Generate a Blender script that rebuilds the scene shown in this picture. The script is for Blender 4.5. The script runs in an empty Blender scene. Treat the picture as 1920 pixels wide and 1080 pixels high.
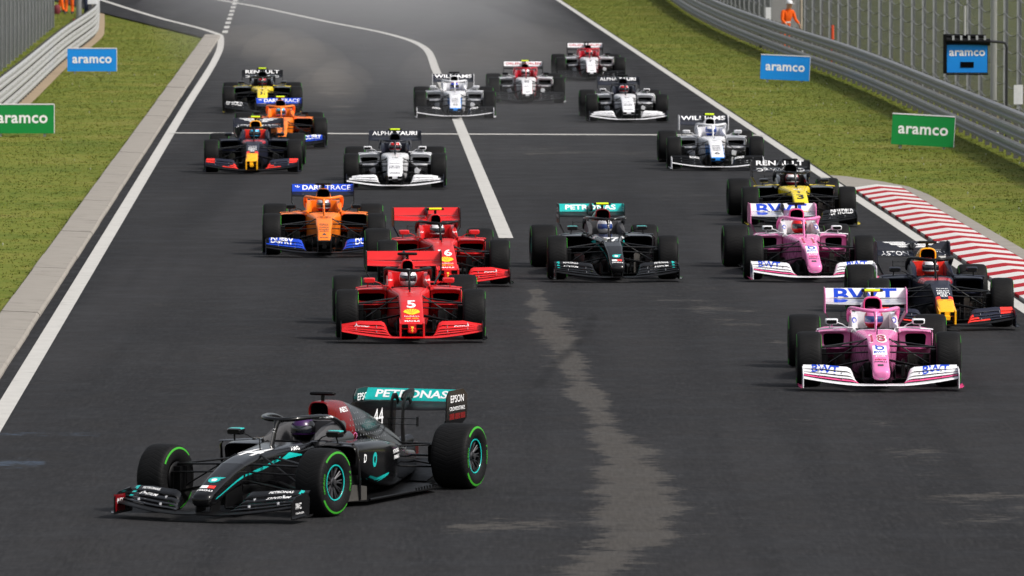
import bpy, bmesh, math, random
import numpy as np
from mathutils import Vector, Matrix
from mathutils.bvhtree import BVHTree

random.seed(7)
rng = np.random.default_rng(7)
R = math.radians
scene = bpy.context.scene
COL = scene.collection

# ------------------------------------------------------------------ camera
F_PX, CAM_H, HORIZON = 15000.0, 6.48, -274.0
PITCH = math.atan((540 - HORIZON) / F_PX)
cam_d = bpy.data.cameras.new('camera')
cam_d.sensor_width = 36.0
cam_d.lens = F_PX / 1920 * 36.0
cam_d.clip_start = 1.0
cam_d.clip_end = 6000.0
cam_d.dof.use_dof = True
cam_d.dof.focus_distance = 96.0
cam_d.dof.aperture_fstop = 9.0
cam = bpy.data.objects.new('camera', cam_d)
COL.objects.link(cam)
cam.location = (0, 0, CAM_H)
cam.rotation_euler = (R(90) - PITCH, 0, 0)
scene.camera = cam

# ------------------------------------------------------------------ light
SUN_EL, SUN_AZ = 47.0, 118.0          # azimuth: degrees right of the view direction
world = bpy.data.worlds.new('World')
scene.world = world
world.use_nodes = True
wn = world.node_tree
wn.nodes.clear()
w_out = wn.nodes.new('ShaderNodeOutputWorld')
w_bg = wn.nodes.new('ShaderNodeBackground')
w_sky = wn.nodes.new('ShaderNodeTexSky')
w_sky.sky_type = 'NISHITA'
w_sky.sun_disc = False
w_sky.sun_elevation = R(SUN_EL)
w_sky.sun_rotation = R(SUN_AZ)
w_sky.air_density = 1.0
w_sky.dust_density = 4.0
w_sky.ozone_density = 1.0
w_hsv = wn.nodes.new('ShaderNodeHueSaturation')
w_hsv.inputs['Saturation'].default_value = 0.35      # a grey overcast veil
wn.links.new(w_sky.outputs[0], w_hsv.inputs['Color'])
wn.links.new(w_hsv.outputs[0], w_bg.inputs[0])
w_bg.inputs[1].default_value = 0.105
wn.links.new(w_bg.outputs[0], w_out.inputs[0])

sun_d = bpy.data.lights.new('sun', 'SUN')
sun_d.energy = 2.3
sun_d.angle = R(9)
sun_d.color = (1.0, 0.95, 0.87)
sun = bpy.data.objects.new('sun', sun_d)
COL.objects.link(sun)
sdir = Vector((math.sin(R(SUN_AZ)) * math.cos(R(SUN_EL)), math.cos(R(SUN_AZ)) * math.cos(R(SUN_EL)), math.sin(R(SUN_EL))))
sun.rotation_euler = (-sdir).to_track_quat('-Z', 'Y').to_euler()

vs = scene.view_settings
vs.view_transform = 'Standard'
vs.look = 'None'
vs.gamma = 1.0
vs.exposure = 0.5
vs.use_curve_mapping = False
scene.cycles.use_denoising = True
scene.cycles.max_bounces = 6
scene.cycles.volume_bounces = 1

# ------------------------------------------------------------------ picture <-> ground
def ground(px, py, z=0.0):
    """the world point at height z that the photograph shows at pixel (px, py)"""
    u, v = (px - 960) / F_PX, -(py - 540) / F_PX
    cp, sp = math.cos(PITCH), math.sin(PITCH)
    d = Vector((u, cp + v * sp, -sp + v * cp))
    t = (z - CAM_H) / d.z
    return Vector((0, 0, CAM_H)) + d * t

def project(p):
    cp, sp = math.cos(PITCH), math.sin(PITCH)
    dx, dy, dz = p[0], p[1], p[2] - CAM_H
    depth = dy * cp - dz * sp
    return 960 + F_PX * dx / depth, 540 - F_PX * (dy * sp + dz * cp) / depth

_td = Vector(((634 - 960) / F_PX, 1, 0)).normalized()      # the way the straight runs
_tp = Vector((_td.y, -_td.x, 0))
def track(u, d, z=0.0):
    p = _td * d + _tp * u
    return Vector((p.x, p.y, z))
TRACK_ROT = math.atan2(-_td.x, _td.y)

# ------------------------------------------------------------------ materials
_M = {}
def srgb(r, g, b):
    f = lambda c: (c / 255 / 12.92) if c / 255 <= 0.04045 else ((c / 255 + 0.055) / 1.055) ** 2.4
    return (f(r), f(g), f(b))

def material(name, color, rough=0.5, metal=0.0, coat=0.0, spec=0.5, noise=0.06, nscale=9.0, bump=0.0, bscale=40.0, grime=0.0, wear=None, wscale=3.0, wlo=0.56, whi=0.72, wmax=0.7):
    """a plain principled surface broken up by a little noise in tone and gloss"""
    if name in _M:
        return _M[name]
    m = bpy.data.materials.new(name)
    m.use_nodes = True
    nt = m.node_tree
    b = nt.nodes['Principled BSDF']
    b.inputs['Metallic'].default_value = metal
    b.inputs['Coat Weight'].default_value = coat
    b.inputs['Coat Roughness'].default_value = 0.08
    b.inputs['Specular IOR Level'].default_value = spec
    tc = nt.nodes.new('ShaderNodeTexCoord')
    nz = nt.nodes.new('ShaderNodeTexNoise')
    nz.inputs['Scale'].default_value = nscale
    nz.inputs['Detail'].default_value = 4
    nt.links.new(tc.outputs['Object'], nz.inputs['Vector'])
    mx = nt.nodes.new('ShaderNodeMix')
    mx.data_type = 'RGBA'
    c = Vector(color)
    mx.inputs['A'].default_value = (*(c * (1 - noise)), 1)
    hi = c * (1 + noise)
    if grime:
        hi = c * (1 - grime) + Vector((0.06, 0.055, 0.05)) * grime
    mx.inputs['B'].default_value = (*hi, 1)
    nt.links.new(nz.outputs['Fac'], mx.inputs['Factor'])
    out = mx.outputs['Result']
    if wear is not None:        # paint rubbed through to what is underneath
        geo = nt.nodes.new('ShaderNodeNewGeometry')
        n3 = nt.nodes.new('ShaderNodeTexNoise'); n3.inputs['Scale'].default_value = wscale; n3.inputs['Detail'].default_value = 8; n3.inputs['Roughness'].default_value = 0.75
        nt.links.new(geo.outputs['Position'], n3.inputs['Vector'])
        rr = nt.nodes.new('ShaderNodeMapRange'); rr.interpolation_type = 'SMOOTHSTEP'
        rr.inputs['From Min'].default_value = wlo; rr.inputs['From Max'].default_value = whi; rr.inputs['To Max'].default_value = wmax
        nt.links.new(n3.outputs['Fac'], rr.inputs['Value'])
        m3 = nt.nodes.new('ShaderNodeMix'); m3.data_type = 'RGBA'; m3.inputs['B'].default_value = (*wear, 1)
        nt.links.new(rr.outputs['Result'], m3.inputs['Factor']); nt.links.new(out, m3.inputs['A'])
        out = m3.outputs['Result']
    nt.links.new(out, b.inputs['Base Color'])
    mr = nt.nodes.new('ShaderNodeMapRange')
    mr.inputs['To Min'].default_value = max(0.02, rough - 0.08)
    mr.inputs['To Max'].default_value = min(1.0, rough + 0.08)
    nt.links.new(nz.outputs['Fac'], mr.inputs['Value'])
    nt.links.new(mr.outputs['Result'], b.inputs['Roughness'])
    if bump:
        n2 = nt.nodes.new('ShaderNodeTexNoise')
        n2.inputs['Scale'].default_value = bscale
        n2.inputs['Detail'].default_value = 6
        nt.links.new(tc.outputs['Object'], n2.inputs['Vector'])
        bp = nt.nodes.new('ShaderNodeBump')
        bp.inputs['Strength'].default_value = bump
        bp.inputs['Distance'].default_value = 0.02
        nt.links.new(n2.outputs['Fac'], bp.inputs['Height'])
        nt.links.new(bp.outputs['Normal'], b.inputs['Normal'])
    _M[name] = m
    return m

def paint(name, rgb, **k):
    k.setdefault('rough', 0.28); k.setdefault('coat', 0.22); k.setdefault('spec', 0.35); k.setdefault('noise', 0.05)
    return material(name, srgb(*rgb), **k)

BLACK = paint('black_paint', (13, 13, 15), rough=0.16, spec=0.3, coat=0.25)
CARBON = material('carbon', (0.0035, 0.0035, 0.004), 0.40, spec=0.18, noise=0.25, nscale=14)
DARK = material('dark_void', (0.003, 0.003, 0.003), 0.9, spec=0.05)
GUNMETAL = material('gunmetal', (0.05, 0.05, 0.055), 0.38, metal=0.6, noise=0.2)
TEAL = paint('turquoise_paint', (20, 176, 172))
TEALDARK = paint('deep_turquoise_paint', (8, 110, 108))
DEEPRED = paint('deep_red_paint', (104, 4, 12), coat=0.12)
RED = paint('scarlet_paint', (208, 22, 26), rough=0.42, coat=0.25)
PINK = paint('pink_paint', (228, 124, 180))
PINKDEEP = paint('deep_pink_paint', (222, 70, 130))
WHITE = paint('white_paint', (226, 226, 230))
SILVER = paint('grey_white_paint', (176, 178, 184))
BLUE = paint('blue_paint', (14, 64, 190))
SKY = paint('light_blue_paint', (34, 132, 222))
NAVY = paint('navy_paint', (26, 29, 46), rough=0.5, coat=0.1)
NAVYDEEP = paint('dark_navy_paint', (17, 21, 36), rough=0.45, coat=0.1)
FLUORED = paint('fluorescent_red_paint', (240, 52, 40))
YELLOW = paint('warm_yellow_paint', (250, 178, 24))
LEMON = paint('lemon_yellow_paint', (236, 208, 28))
ORANGE = paint('papaya_paint', (246, 124, 22), rough=0.42, coat=0.2)
CRIMSON = paint('crimson_paint', (172, 22, 40))
LIME = paint('fluorescent_yellow_paint', (206, 232, 20), coat=0.1)
GREEN = paint('tyre_green_paint', (52, 150, 36), coat=0.0, rough=0.6)
GOLD = paint('gold_print', (240, 178, 40), coat=0.1)
GREYPRINT = paint('grey_print', (62, 64, 70), coat=0.1)
STARPRINT = paint('pale_grey_print', (128, 130, 136), coat=0.1)
VISOR = material('visor', (0.012, 0.014, 0.02), 0.12, coat=0.8, noise=0.02)
VISORBLUE = material('blue_visor', srgb(40, 66, 130), 0.12, coat=0.8, noise=0.02)
PURPLE = paint('purple_paint', (58, 26, 78))
CYAN = paint('cyan_paint', (60, 170, 215))
LOGOWHITE = paint('white_print', (240, 240, 242), coat=0.1, rough=0.5)
SUIT = material('race_suit', (0.03, 0.03, 0.034), 0.85, spec=0.2)

def rubber():
    m = bpy.data.materials.new('tyre_rubber')
    m.use_nodes = True
    nt = m.node_tree
    b = nt.nodes['Principled BSDF']
    b.inputs['Specular IOR Level'].default_value = 0.13
    uv = nt.nodes.new('ShaderNodeUVMap')
    sep = nt.nodes.new('ShaderNodeSeparateXYZ')
    nt.links.new(uv.outputs[0], sep.inputs[0])
    # v runs across the tread: the grooves sweep back from the middle
    ab = nt.nodes.new('ShaderNodeMath'); ab.operation = 'ABSOLUTE'
    nt.links.new(sep.outputs['Y'], ab.inputs[0])
    ml = nt.nodes.new('ShaderNodeMath'); ml.operation = 'MULTIPLY'; ml.inputs[1].default_value = 9.0
    nt.links.new(ab.outputs[0], ml.inputs[0])
    ma = nt.nodes.new('ShaderNodeMath'); ma.operation = 'MULTIPLY_ADD'; ma.inputs[1].default_value = 2 * math.pi * 42
    nt.links.new(sep.outputs['X'], ma.inputs[0]); nt.links.new(ml.outputs[0], ma.inputs[2])
    sn = nt.nodes.new('ShaderNodeMath'); sn.operation = 'SINE'
    nt.links.new(ma.outputs[0], sn.inputs[0])
    mr = nt.nodes.new('ShaderNodeMapRange')
    mr.inputs['From Min'].default_value = -0.95; mr.inputs['From Max'].default_value = -0.55
    nt.links.new(sn.outputs[0], mr.inputs['Value'])
    nz = nt.nodes.new('ShaderNodeTexNoise'); nz.inputs['Scale'].default_value = 14
    tc = nt.nodes.new('ShaderNodeTexCoord')
    nt.links.new(tc.outputs['Object'], nz.inputs['Vector'])
    mx = nt.nodes.new('ShaderNodeMix'); mx.data_type = 'RGBA'
    mx.inputs['A'].default_value = (0.0048, 0.0048, 0.0052, 1)
    mx.inputs['B'].default_value = (0.0095, 0.0095, 0.0102, 1)
    nt.links.new(nz.outputs['Fac'], mx.inputs['Factor'])
    nt.links.new(mx.outputs['Result'], b.inputs['Base Color'])
    b.inputs['Roughness'].default_value = 0.6
    bp = nt.nodes.new('ShaderNodeBump'); bp.inputs['Strength'].default_value = 0.28; bp.inputs['Distance'].default_value = 0.006
    nt.links.new(mr.outputs['Result'], bp.inputs['Height'])
    nt.links.new(bp.outputs['Normal'], b.inputs['Normal'])
    return m
RUBBER = rubber()

# ------------------------------------------------------------------ mesh helpers
def make_mesh(name, V, F, mats, MI=None, sharp=35.0, normals=True, smooth=True):
    me = bpy.data.meshes.new(name)
    me.from_pydata([tuple(v) for v in V], [], F)
    for m in mats:
        me.materials.append(m)
    if MI is not None:
        me.polygons.foreach_set('material_index', np.asarray(MI, dtype=np.int32))
    if normals:
        bm = bmesh.new(); bm.from_mesh(me)
        bmesh.ops.recalc_face_normals(bm, faces=bm.faces)
        bm.to_mesh(me); bm.free()
    if smooth:
        me.polygons.foreach_set('use_smooth', np.ones(len(me.polygons), dtype=bool))
        me.set_sharp_from_angle(angle=R(sharp))
    me.update()
    return me

def link(name, data, parent=None, loc=None, rot=None):
    o = bpy.data.objects.new(name, data)
    COL.objects.link(o)
    if parent is not None:
        o.parent = parent
    if loc is not None:
        o.location = loc
    if rot is not None:
        o.rotation_euler = rot
    return o

def tag(o, label, cat, group=None):
    o['label'] = label
    o['category'] = cat
    if group:
        o['group'] = group
    return o

class MB:
    """collects pieces of one mesh"""
    def __init__(s):
        s.V, s.F, s.MI, s.mats = [], [], [], []
    def mi(s, m):
        if m not in s.mats:
            s.mats.append(m)
        return s.mats.index(m)
    def add(s, V, F, m):
        o = len(s.V)
        s.V += [tuple(v) for v in V]
        s.F += [tuple(i + o for i in f) for f in F]
        if callable(m):
            for f in F:
                c = np.mean([V[i] for i in f], axis=0)
                s.MI.append(s.mi(m(c)))
        else:
            s.MI += [s.mi(m)] * len(F)
    def box(s, c, sz, m, rot=None):
        h = [v / 2 for v in sz]
        P = [Vector((x * h[0], y * h[1], z * h[2])) for x in (-1, 1) for y in (-1, 1) for z in (-1, 1)]
        if rot is not None:
            P = [rot @ p for p in P]
        P = [p + Vector(c) for p in P]
        s.add(P, [(0, 1, 3, 2), (4, 6, 7, 5), (0, 4, 5, 1), (2, 3, 7, 6), (0, 2, 6, 4), (1, 5, 7, 3)], m)
    def rings(s, rings, m, cap0=True, cap1=True, closed=True):
        n = len(rings[0])
        V = [p for r in rings for p in r]
        F = []
        for i in range(len(rings) - 1):
            for j in range(n if closed else n - 1):
                k = (j + 1) % n
                F.append((i * n + j, i * n + k, (i + 1) * n + k, (i + 1) * n + j))
        if cap0: F.append(tuple(range(n)))
        if cap1: F.append(tuple((len(rings) - 1) * n + j for j in range(n)))
        s.add(V, F, m)
    def tube(s, pts, rad, m, n=8, squash=1.0, up=(0, 0, 1)):
        """a tube along pts; rad a number or one per point; squash flattens it along 'up'"""
        pts = [Vector(p) for p in pts]
        if not hasattr(rad, '__len__'): rad = [rad] * len(pts)
        rings = []
        for i, p in enumerate(pts):
            t = (pts[min(i + 1, len(pts) - 1)] - pts[max(i - 1, 0)]).normalized()
            a = t.cross(Vector(up))
            a = a.normalized() if a.length > 1e-4 else t.orthogonal().normalized()
            b = a.cross(t).normalized()
            rings.append([p + a * (math.cos(2 * math.pi * k / n) * rad[i]) + b * (math.sin(2 * math.pi * k / n) * rad[i] * squash) for k in range(n)])
        s.rings(rings, m)
    def plate(s, outline, axis, c0, c1, m):
        """a flat outline (list of 2-D points) extruded along an axis from c0 to c1"""
        n = len(outline)
        def P(a, b, c):
            return (c, a, b) if axis == 'x' else ((a, c, b) if axis == 'y' else (a, b, c))
        V = [P(a, b, c0) for a, b in outline] + [P(a, b, c1) for a, b in outline]
        F = [tuple(range(n)), tuple(range(2 * n - 1, n - 1, -1))] + [(i, (i + 1) % n, n + (i + 1) % n, n + i) for i in range(n)]
        s.add(V, F, m)
    def mesh(s, name, sharp=35.0, smooth=True):
        return make_mesh(name, s.V, s.F, s.mats, s.MI, sharp, smooth=smooth)

def pchip(xs, ys, q):
    xs, ys, q = (np.asarray(a, float) for a in (xs, ys, q))
    h = np.diff(xs); dl = np.diff(ys) / h
    d = np.zeros_like(ys)
    for i in range(1, len(xs) - 1):
        if dl[i - 1] * dl[i] > 0:
            d[i] = 2 / (1 / dl[i - 1] + 1 / dl[i])
    d[0], d[-1] = dl[0], dl[-1]
    i = np.clip(np.searchsorted(xs, q) - 1, 0, len(xs) - 2)
    t = (q - xs[i]) / h[i]
    return ((1 + 2 * t) * (1 - t) ** 2 * ys[i] + t * (1 - t) ** 2 * h[i] * d[i] + t * t * (3 - 2 * t) * ys[i + 1] + t * t * (t - 1) * h[i] * d[i + 1])

def oval(y, wb, wt, zb, zt, e, xc=0.0, N=28, xin=None):
    out = []
    for k in range(N):
        a = 2 * math.pi * (k + 0.5) / N
        c, s_ = math.cos(a), math.sin(a)
        f = math.copysign(abs(s_) ** (2 / e), s_)
        z = (zb + zt) / 2 + (zt - zb) / 2 * f
        w = wb + (wt - wb) * (f + 1) / 2
        out.append((xc + w * math.copysign(abs(c) ** (2 / e), c), y, z))
    return out

def loft(keys, ny=24, N=28, ys=None):
    K = np.array(keys, float)
    q = np.linspace(K[0, 0], K[-1, 0], ny) if ys is None else np.asarray(ys)
    cols = [pchip(K[:, 0], K[:, j], q) for j in range(1, K.shape[1])]
    return [oval(q[i], *[c[i] for c in cols], N=N) for i in range(len(q))]

# ------------------------------------------------------------------ lettering
_text = {}
def text_mesh(body, bold=0.0, shear=0.0, spacing=1.0):
    """flat triangles of a word, centred, one unit high for a capital letter"""
    bold = min(bold, 0.026)
    key = (body, bold, shear, spacing)
    if key not in _text:
        cu = bpy.data.curves.new('lettering', 'FONT')
        cu.body = body
        cu.size = 1.0
        cu.offset = bold
        cu.shear = shear
        cu.space_character = spacing
        cu.resolution_u = 3
        ob = bpy.data.objects.new('lettering', cu)
        me = ob.to_mesh()
        V = np.array([v.co[:2] for v in me.vertices])
        F = [tuple(p.vertices) for p in me.polygons]
        ob.to_mesh_clear()
        bpy.data.objects.remove(ob)
        bpy.data.curves.remove(cu)
        lo, hi = V.min(0), V.max(0)
        V = (V - (lo + hi) / 2)
        _text[key] = (V, F, hi - lo)
    return _text[key]

def clip2(V, F, y0, y1):
    """the part of flat pieces that lies between two heights"""
    bm = bmesh.new()
    vs_ = [bm.verts.new((a, b, 0)) for a, b in V]
    for f in F:
        try: bm.faces.new([vs_[i] for i in f])
        except ValueError: pass
    for co, no in (((0, y0, 0), (0, -1, 0)), ((0, y1, 0), (0, 1, 0))):
        bmesh.ops.bisect_plane(bm, geom=bm.verts[:] + bm.edges[:] + bm.faces[:], plane_co=co, plane_no=no, clear_outer=True)
    bmesh.ops.triangulate(bm, faces=bm.faces[:])
    bm.verts.index_update()
    out = np.array([v.co[:2] for v in bm.verts]) if bm.verts else np.zeros((0, 2))
    FF = [tuple(v.index for v in f.verts) for f in bm.faces]
    bm.free()
    return out, FF

def bvh_of(me):
    return BVHTree.FromPolygons([v.co for v in me.vertices], [tuple(p.vertices) for p in me.polygons])

def project_decal(V2, F, origin, ud, vd, ray, target, m, off=0.0035, mb=None, far=0.6):
    """lays flat 2-D pieces on a surface: each corner is dropped along ray onto target"""
    origin, ud, vd, ray = Vector(origin), Vector(ud), Vector(vd), Vector(ray).normalized()
    mb = mb or MB()
    P, hit = [], []
    last = None
    for a, b in V2:
        p = origin + ud * a + vd * b
        h = target.ray_cast(p - ray * far, ray) if target else (None,)
        if h[0] is not None:
            P.append(h[0] - ray * off); hit.append(True)
        else:
            P.append(p - ray * off); hit.append(False)
    keep = [f for f in F if all(hit[i] for i in f)] if target else F
    if keep:
        mb.add(P, keep, m)
    return mb

def word(body, w, h, origin, ud, vd, ray, target, m, bold=0.0, shear=0.0, mb=None, off=0.0035, spacing=1.0):
    V, F, size = text_mesh(body, bold, shear, spacing)
    V2 = V * np.array([w / size[0], h / size[1]])
    return project_decal(V2, F, origin, ud, vd, ray, target, m, off, mb)

def fan(pts):
    return [tuple(pts)], None

def poly2(outline, nx=1):
    """a 2-D outline as triangles about its centre"""
    c = np.mean(outline, axis=0)
    V = [tuple(c)] + [tuple(p) for p in outline]
    n = len(outline)
    return np.array(V), [(0, 1 + i, 1 + (i + 1) % n) for i in range(n)]

def ring2(r0, r1, n=28, sx=1.0, a0=0.0, a1=2 * math.pi):
    full = abs(a1 - a0 - 2 * math.pi) < 1e-6
    k = n if full else n + 1
    V = [(r * sx * math.cos(a0 + (a1 - a0) * i / n), r * math.sin(a0 + (a1 - a0) * i / n)) for r in (r0, r1) for i in range(k)]
    F = [(i, (i + 1) % k, k + (i + 1) % k, k + i) for i in range(n)]
    return np.array(V), F

def grid2(x0, x1, y0, y1, nx=8, ny=3):
    V = [(x0 + (x1 - x0) * i / nx, y0 + (y1 - y0) * j / ny) for j in range(ny + 1) for i in range(nx + 1)]
    F = [(j * (nx + 1) + i, j * (nx + 1) + i + 1, (j + 1) * (nx + 1) + i + 1, (j + 1) * (nx + 1) + i) for j in range(ny) for i in range(nx)]
    return np.array(V), F

def star3(r, n=3):
    V, F = [(0, 0)], []
    for k in range(3):
        a = math.pi / 2 + k * 2 * math.pi / 3
        V += [(r * math.cos(a), r * math.sin(a))]
    for k in range(3):
        a = math.pi / 2 + (k + 0.5) * 2 * math.pi / 3
        V += [(0.16 * r * math.cos(a), 0.16 * r * math.sin(a))]
    for k in range(3):
        F += [(0, 4 + (k - 1) % 3, 1 + k), (0, 1 + k, 4 + k)]
    return np.array(V), F

def skin_mesh(name, joints, bones, mats, levels=2, root=0, painter=None):
    """one continuous body: joints {name: (x, y, z, rx, ry)}, bones pairs of names"""
    names = list(joints)
    ob_me = bpy.data.meshes.new(name)
    ob_me.from_pydata([joints[n][:3] for n in names], [(names.index(a), names.index(b)) for a, b in bones], [])
    ob = bpy.data.objects.new(name, ob_me)
    COL.objects.link(ob)
    ob.modifiers.new('skin', 'SKIN')
    sv = ob_me.skin_vertices[0].data
    for i, n in enumerate(names):
        sv[i].radius = joints[n][3:5]
        sv[i].use_root = (i == root)
    sub = ob.modifiers.new('sub', 'SUBSURF')
    sub.levels = sub.render_levels = levels
    dg = bpy.context.evaluated_depsgraph_get()
    me = bpy.data.meshes.new_from_object(ob.evaluated_get(dg))
    bpy.data.objects.remove(ob)
    me.materials.clear()
    for m in mats:
        me.materials.append(m)
    if painter:
        for p in me.polygons:
            p.material_index = painter(p.center)
    me.polygons.foreach_set('use_smooth', np.ones(len(me.polygons), dtype=bool))
    return me
# ================================================================== RACING CARS
# local axes: x to the driver's left, y backwards from the front axle, z up
WB = 3.70
_cache = {}
def cached(key, fn):
    if key not in _cache:
        _cache[key] = fn()
    return _cache[key]

def solid(m):
    return lambda c: m

# ---------------------------------------------------------------- wheels
def lathe_x(profile, n, m, mb, V_uv=None):
    rings = [[(x, r * math.cos(2 * math.pi * k / n), r * math.sin(2 * math.pi * k / n)) for x, r in profile] for k in range(n)]
    k = len(profile)
    V = [p for r in rings for p in r]
    F = [(i * k + j, i * k + j + 1, ((i + 1) % n) * k + j + 1, ((i + 1) % n) * k + j) for i in range(n) for j in range(k - 1)]
    mb.add(V, F, m)

def tyre_mesh(w):
    h = w / 2
    half = [(0.80 * h, 0.172), (0.90 * h, 0.190), (0.985 * h, 0.225), (1.0 * h, 0.262), (0.975 * h, 0.292), (0.93 * h, 0.312), (0.85 * h, 0.325), (0.70 * h, 0.331), (0.35 * h, 0.3345), (0.0, 0.335)]
    prof = [(-x, r) for x, r in half] + [(x, r) for x, r in reversed(half[:-1])]
    n = 56
    V = [(x, r * math.cos(2 * math.pi * k / n), r * math.sin(2 * math.pi * k / n)) for k in range(n) for x, r in prof]
    kk = len(prof)
    F = [(i * kk + j, i * kk + j + 1, ((i + 1) % n) * kk + j + 1, ((i + 1) % n) * kk + j) for i in range(n) for j in range(kk - 1)]
    me = make_mesh('tyre', V, F, [RUBBER], sharp=60)
    uv = me.uv_layers.new(name='UVMap')
    co = np.empty(len(me.vertices) * 3); me.vertices.foreach_get('co', co); co = co.reshape(-1, 3)
    li = np.empty(len(me.loops), dtype=np.int32); me.loops.foreach_get('vertex_index', li)
    ang = np.arctan2(co[:, 2], co[:, 1]) / (2 * math.pi)
    u = ang[li].reshape(-1, 4)
    d = u.max(1) - u.min(1)
    u[d > 0.5] = np.where(u[d > 0.5] < 0, u[d > 0.5] + 1, u[d > 0.5])
    rr = np.hypot(co[:, 1], co[:, 2])
    v = np.where(rr > 0.315, co[:, 0] / h, np.sign(co[:, 0]) * 1.0)
    uvs = np.stack([u.reshape(-1), v[li]], 1).astype(np.float32)
    uv.data.foreach_set('uv', uvs.reshape(-1))
    return me

def marking_mesh(w):
    """green bands and maker's lettering on the outer sidewall (x > 0), and bands on the inner one"""
    h = w / 2
    mb = MB()
    def at(r):
        return float(np.interp(r, [0.225, 0.262, 0.292, 0.312, 0.325], [0.985 * h, h, 0.975 * h, 0.93 * h, 0.85 * h])) + 0.003
    for sx in (1, -1):
        for a0, a1 in ((0.55, 2.35), (3.7, 5.45)):
            n = 26
            V = []
            for r in (0.286, 0.296, 0.3055):
                for i in range(n + 1):
                    a = a0 + (a1 - a0) * i / n
                    V.append((sx * at(r), r * math.cos(a), r * math.sin(a)))
            F = [(j * (n + 1) + i, j * (n + 1) + i + 1, (j + 1) * (n + 1) + i + 1, (j + 1) * (n + 1) + i) for j in range(2) for i in range(n)]
            mb.add(V, F, GREEN)
    for mid, bodytext in ((math.pi, 'P ZERO'), (0.0, 'CINTURATO')):
        T, F, size = text_mesh(bodytext, 0.02, 0.0)
        hgt, span = 0.028, 0.20
        T = T * np.array([span / size[0], hgt / size[1]])
        V = []
        for a, b in T:
            r = 0.262 + b
            ang = mid + a / 0.262
            V.append((at(r) + 0.001, -r * math.cos(ang + math.pi) * -1, r * math.sin(ang)))
        mb.add(V, F, GREEN)
    return mb.mesh('tyre_marking')

def rim_mesh(w, ring):
    h = w / 2
    mb = MB()
    lathe_x([(-0.80 * h, 0.174), (-0.6 * h, 0.158), (0.55 * h, 0.152), (0.78 * h, 0.160), (0.84 * h, 0.176), (0.80 * h, 0.180)], 44, CARBON, mb)
    lathe_x([(0.35 * h, 0.155), (0.30 * h, 0.05), (0.30 * h, 0.0)], 28, DARK, mb)
    if ring is not None:
        lathe_x([(0.865 * h, 0.164), (0.88 * h, 0.1665), (0.885 * h, 0.176), (0.86 * h, 0.1775)], 44, ring, mb)
    for k in range(10):
        a = 2 * math.pi * k / 10
        for da in (-0.11, 0.11):
            p0 = (0.62 * h, 0.045 * math.cos(a), 0.045 * math.sin(a))
            p1 = (0.74 * h, 0.155 * math.cos(a + da), 0.155 * math.sin(a + da))
            mb.tube([p0, p1], [0.011, 0.008], GUNMETAL, n=6)
    lathe_x([(0.45 * h, 0.055), (0.70 * h, 0.048), (0.74 * h, 0.035), (0.86 * h, 0.030), (0.88 * h, 0.0)], 20, GUNMETAL, mb)
    return mb.mesh('rim')

def duct_mesh(side, rear):
    mb = MB()
    w = 0.405 if rear else 0.305
    lathe_x([(-0.86 * w / 2, 0.162), (-0.92 * w / 2, 0.15), (-0.96 * w / 2, 0.10), (-0.97 * w / 2, 0.0)], 28, CARBON, mb)
    mb.box((-0.55 * w, -0.10, 0.02), (0.10, 0.10, 0.20), CARBON)
    mb.box((-0.60 * w, -0.155, 0.02), (0.07, 0.02, 0.16), DARK)
    mb.box((-0.56 * w, 0.02, 0.0), (0.09, 0.12, 0.24), CARBON)
    return mb.mesh('brake_duct')

# ---------------------------------------------------------------- body
def chassis_mesh(T):
    w = T['nose_w']
    f = max(w, 0.135)
    keys = [(-0.30, f * 0.93, f * 1.0, 0.315, 0.520, 6), (0.0, f * 0.95, f * 1.06, 0.29, 0.572, 6), (0.30, 0.165, max(0.178, f * 1.08), 0.25, 0.602, 6),
            (0.62, 0.19, 0.225, 0.17, 0.622, 6), (0.95, 0.215, 0.285, 0.09, 0.640, 6), (1.3, 0.25, 0.315, 0.055, 0.668, 6), (1.75, 0.27, 0.325, 0.05, 0.70, 6), (2.15, 0.27, 0.29, 0.05, 0.69, 6)]
    mb = MB()
    ys = np.concatenate([np.linspace(-0.30, 0.9, 22), np.linspace(0.96, 1.8, 18), np.linspace(1.88, 2.15, 4)])
    rr = loft(keys, ys=ys, N=40)
    # sink the cockpit opening into the top
    out = []
    for ring in rr:
        y = ring[0][1]
        new = []
        for (x, yy, z) in ring:
            if 0.975 < y < 1.76 and z > 0.55:
                hw = 0.235 * min(1.0, math.sqrt(max(0.0, (y - 0.93) / 0.22)))
                if abs(x) < hw:
                    z = 0.26
            new.append((x, yy, z))
        out.append(new)
    pt = T['chassis']
    def m(c):
        if 0.95 < c[1] < 1.79 and abs(c[0]) < 0.245 and c[2] < 0.655 and c[2] > 0.2:
            if abs(c[0]) < 0.232 or c[2] < 0.6: 
                if abs(c[0]) < 0.236: return DARK
        return pt(c)
    mb.rings(out, m)
    return mb.mesh('chassis', sharp=28)

def ny(y):
    """the noses are a little shorter than first drawn"""
    return y if y > -0.30 else -0.30 + (y + 0.30) * 0.87

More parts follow.
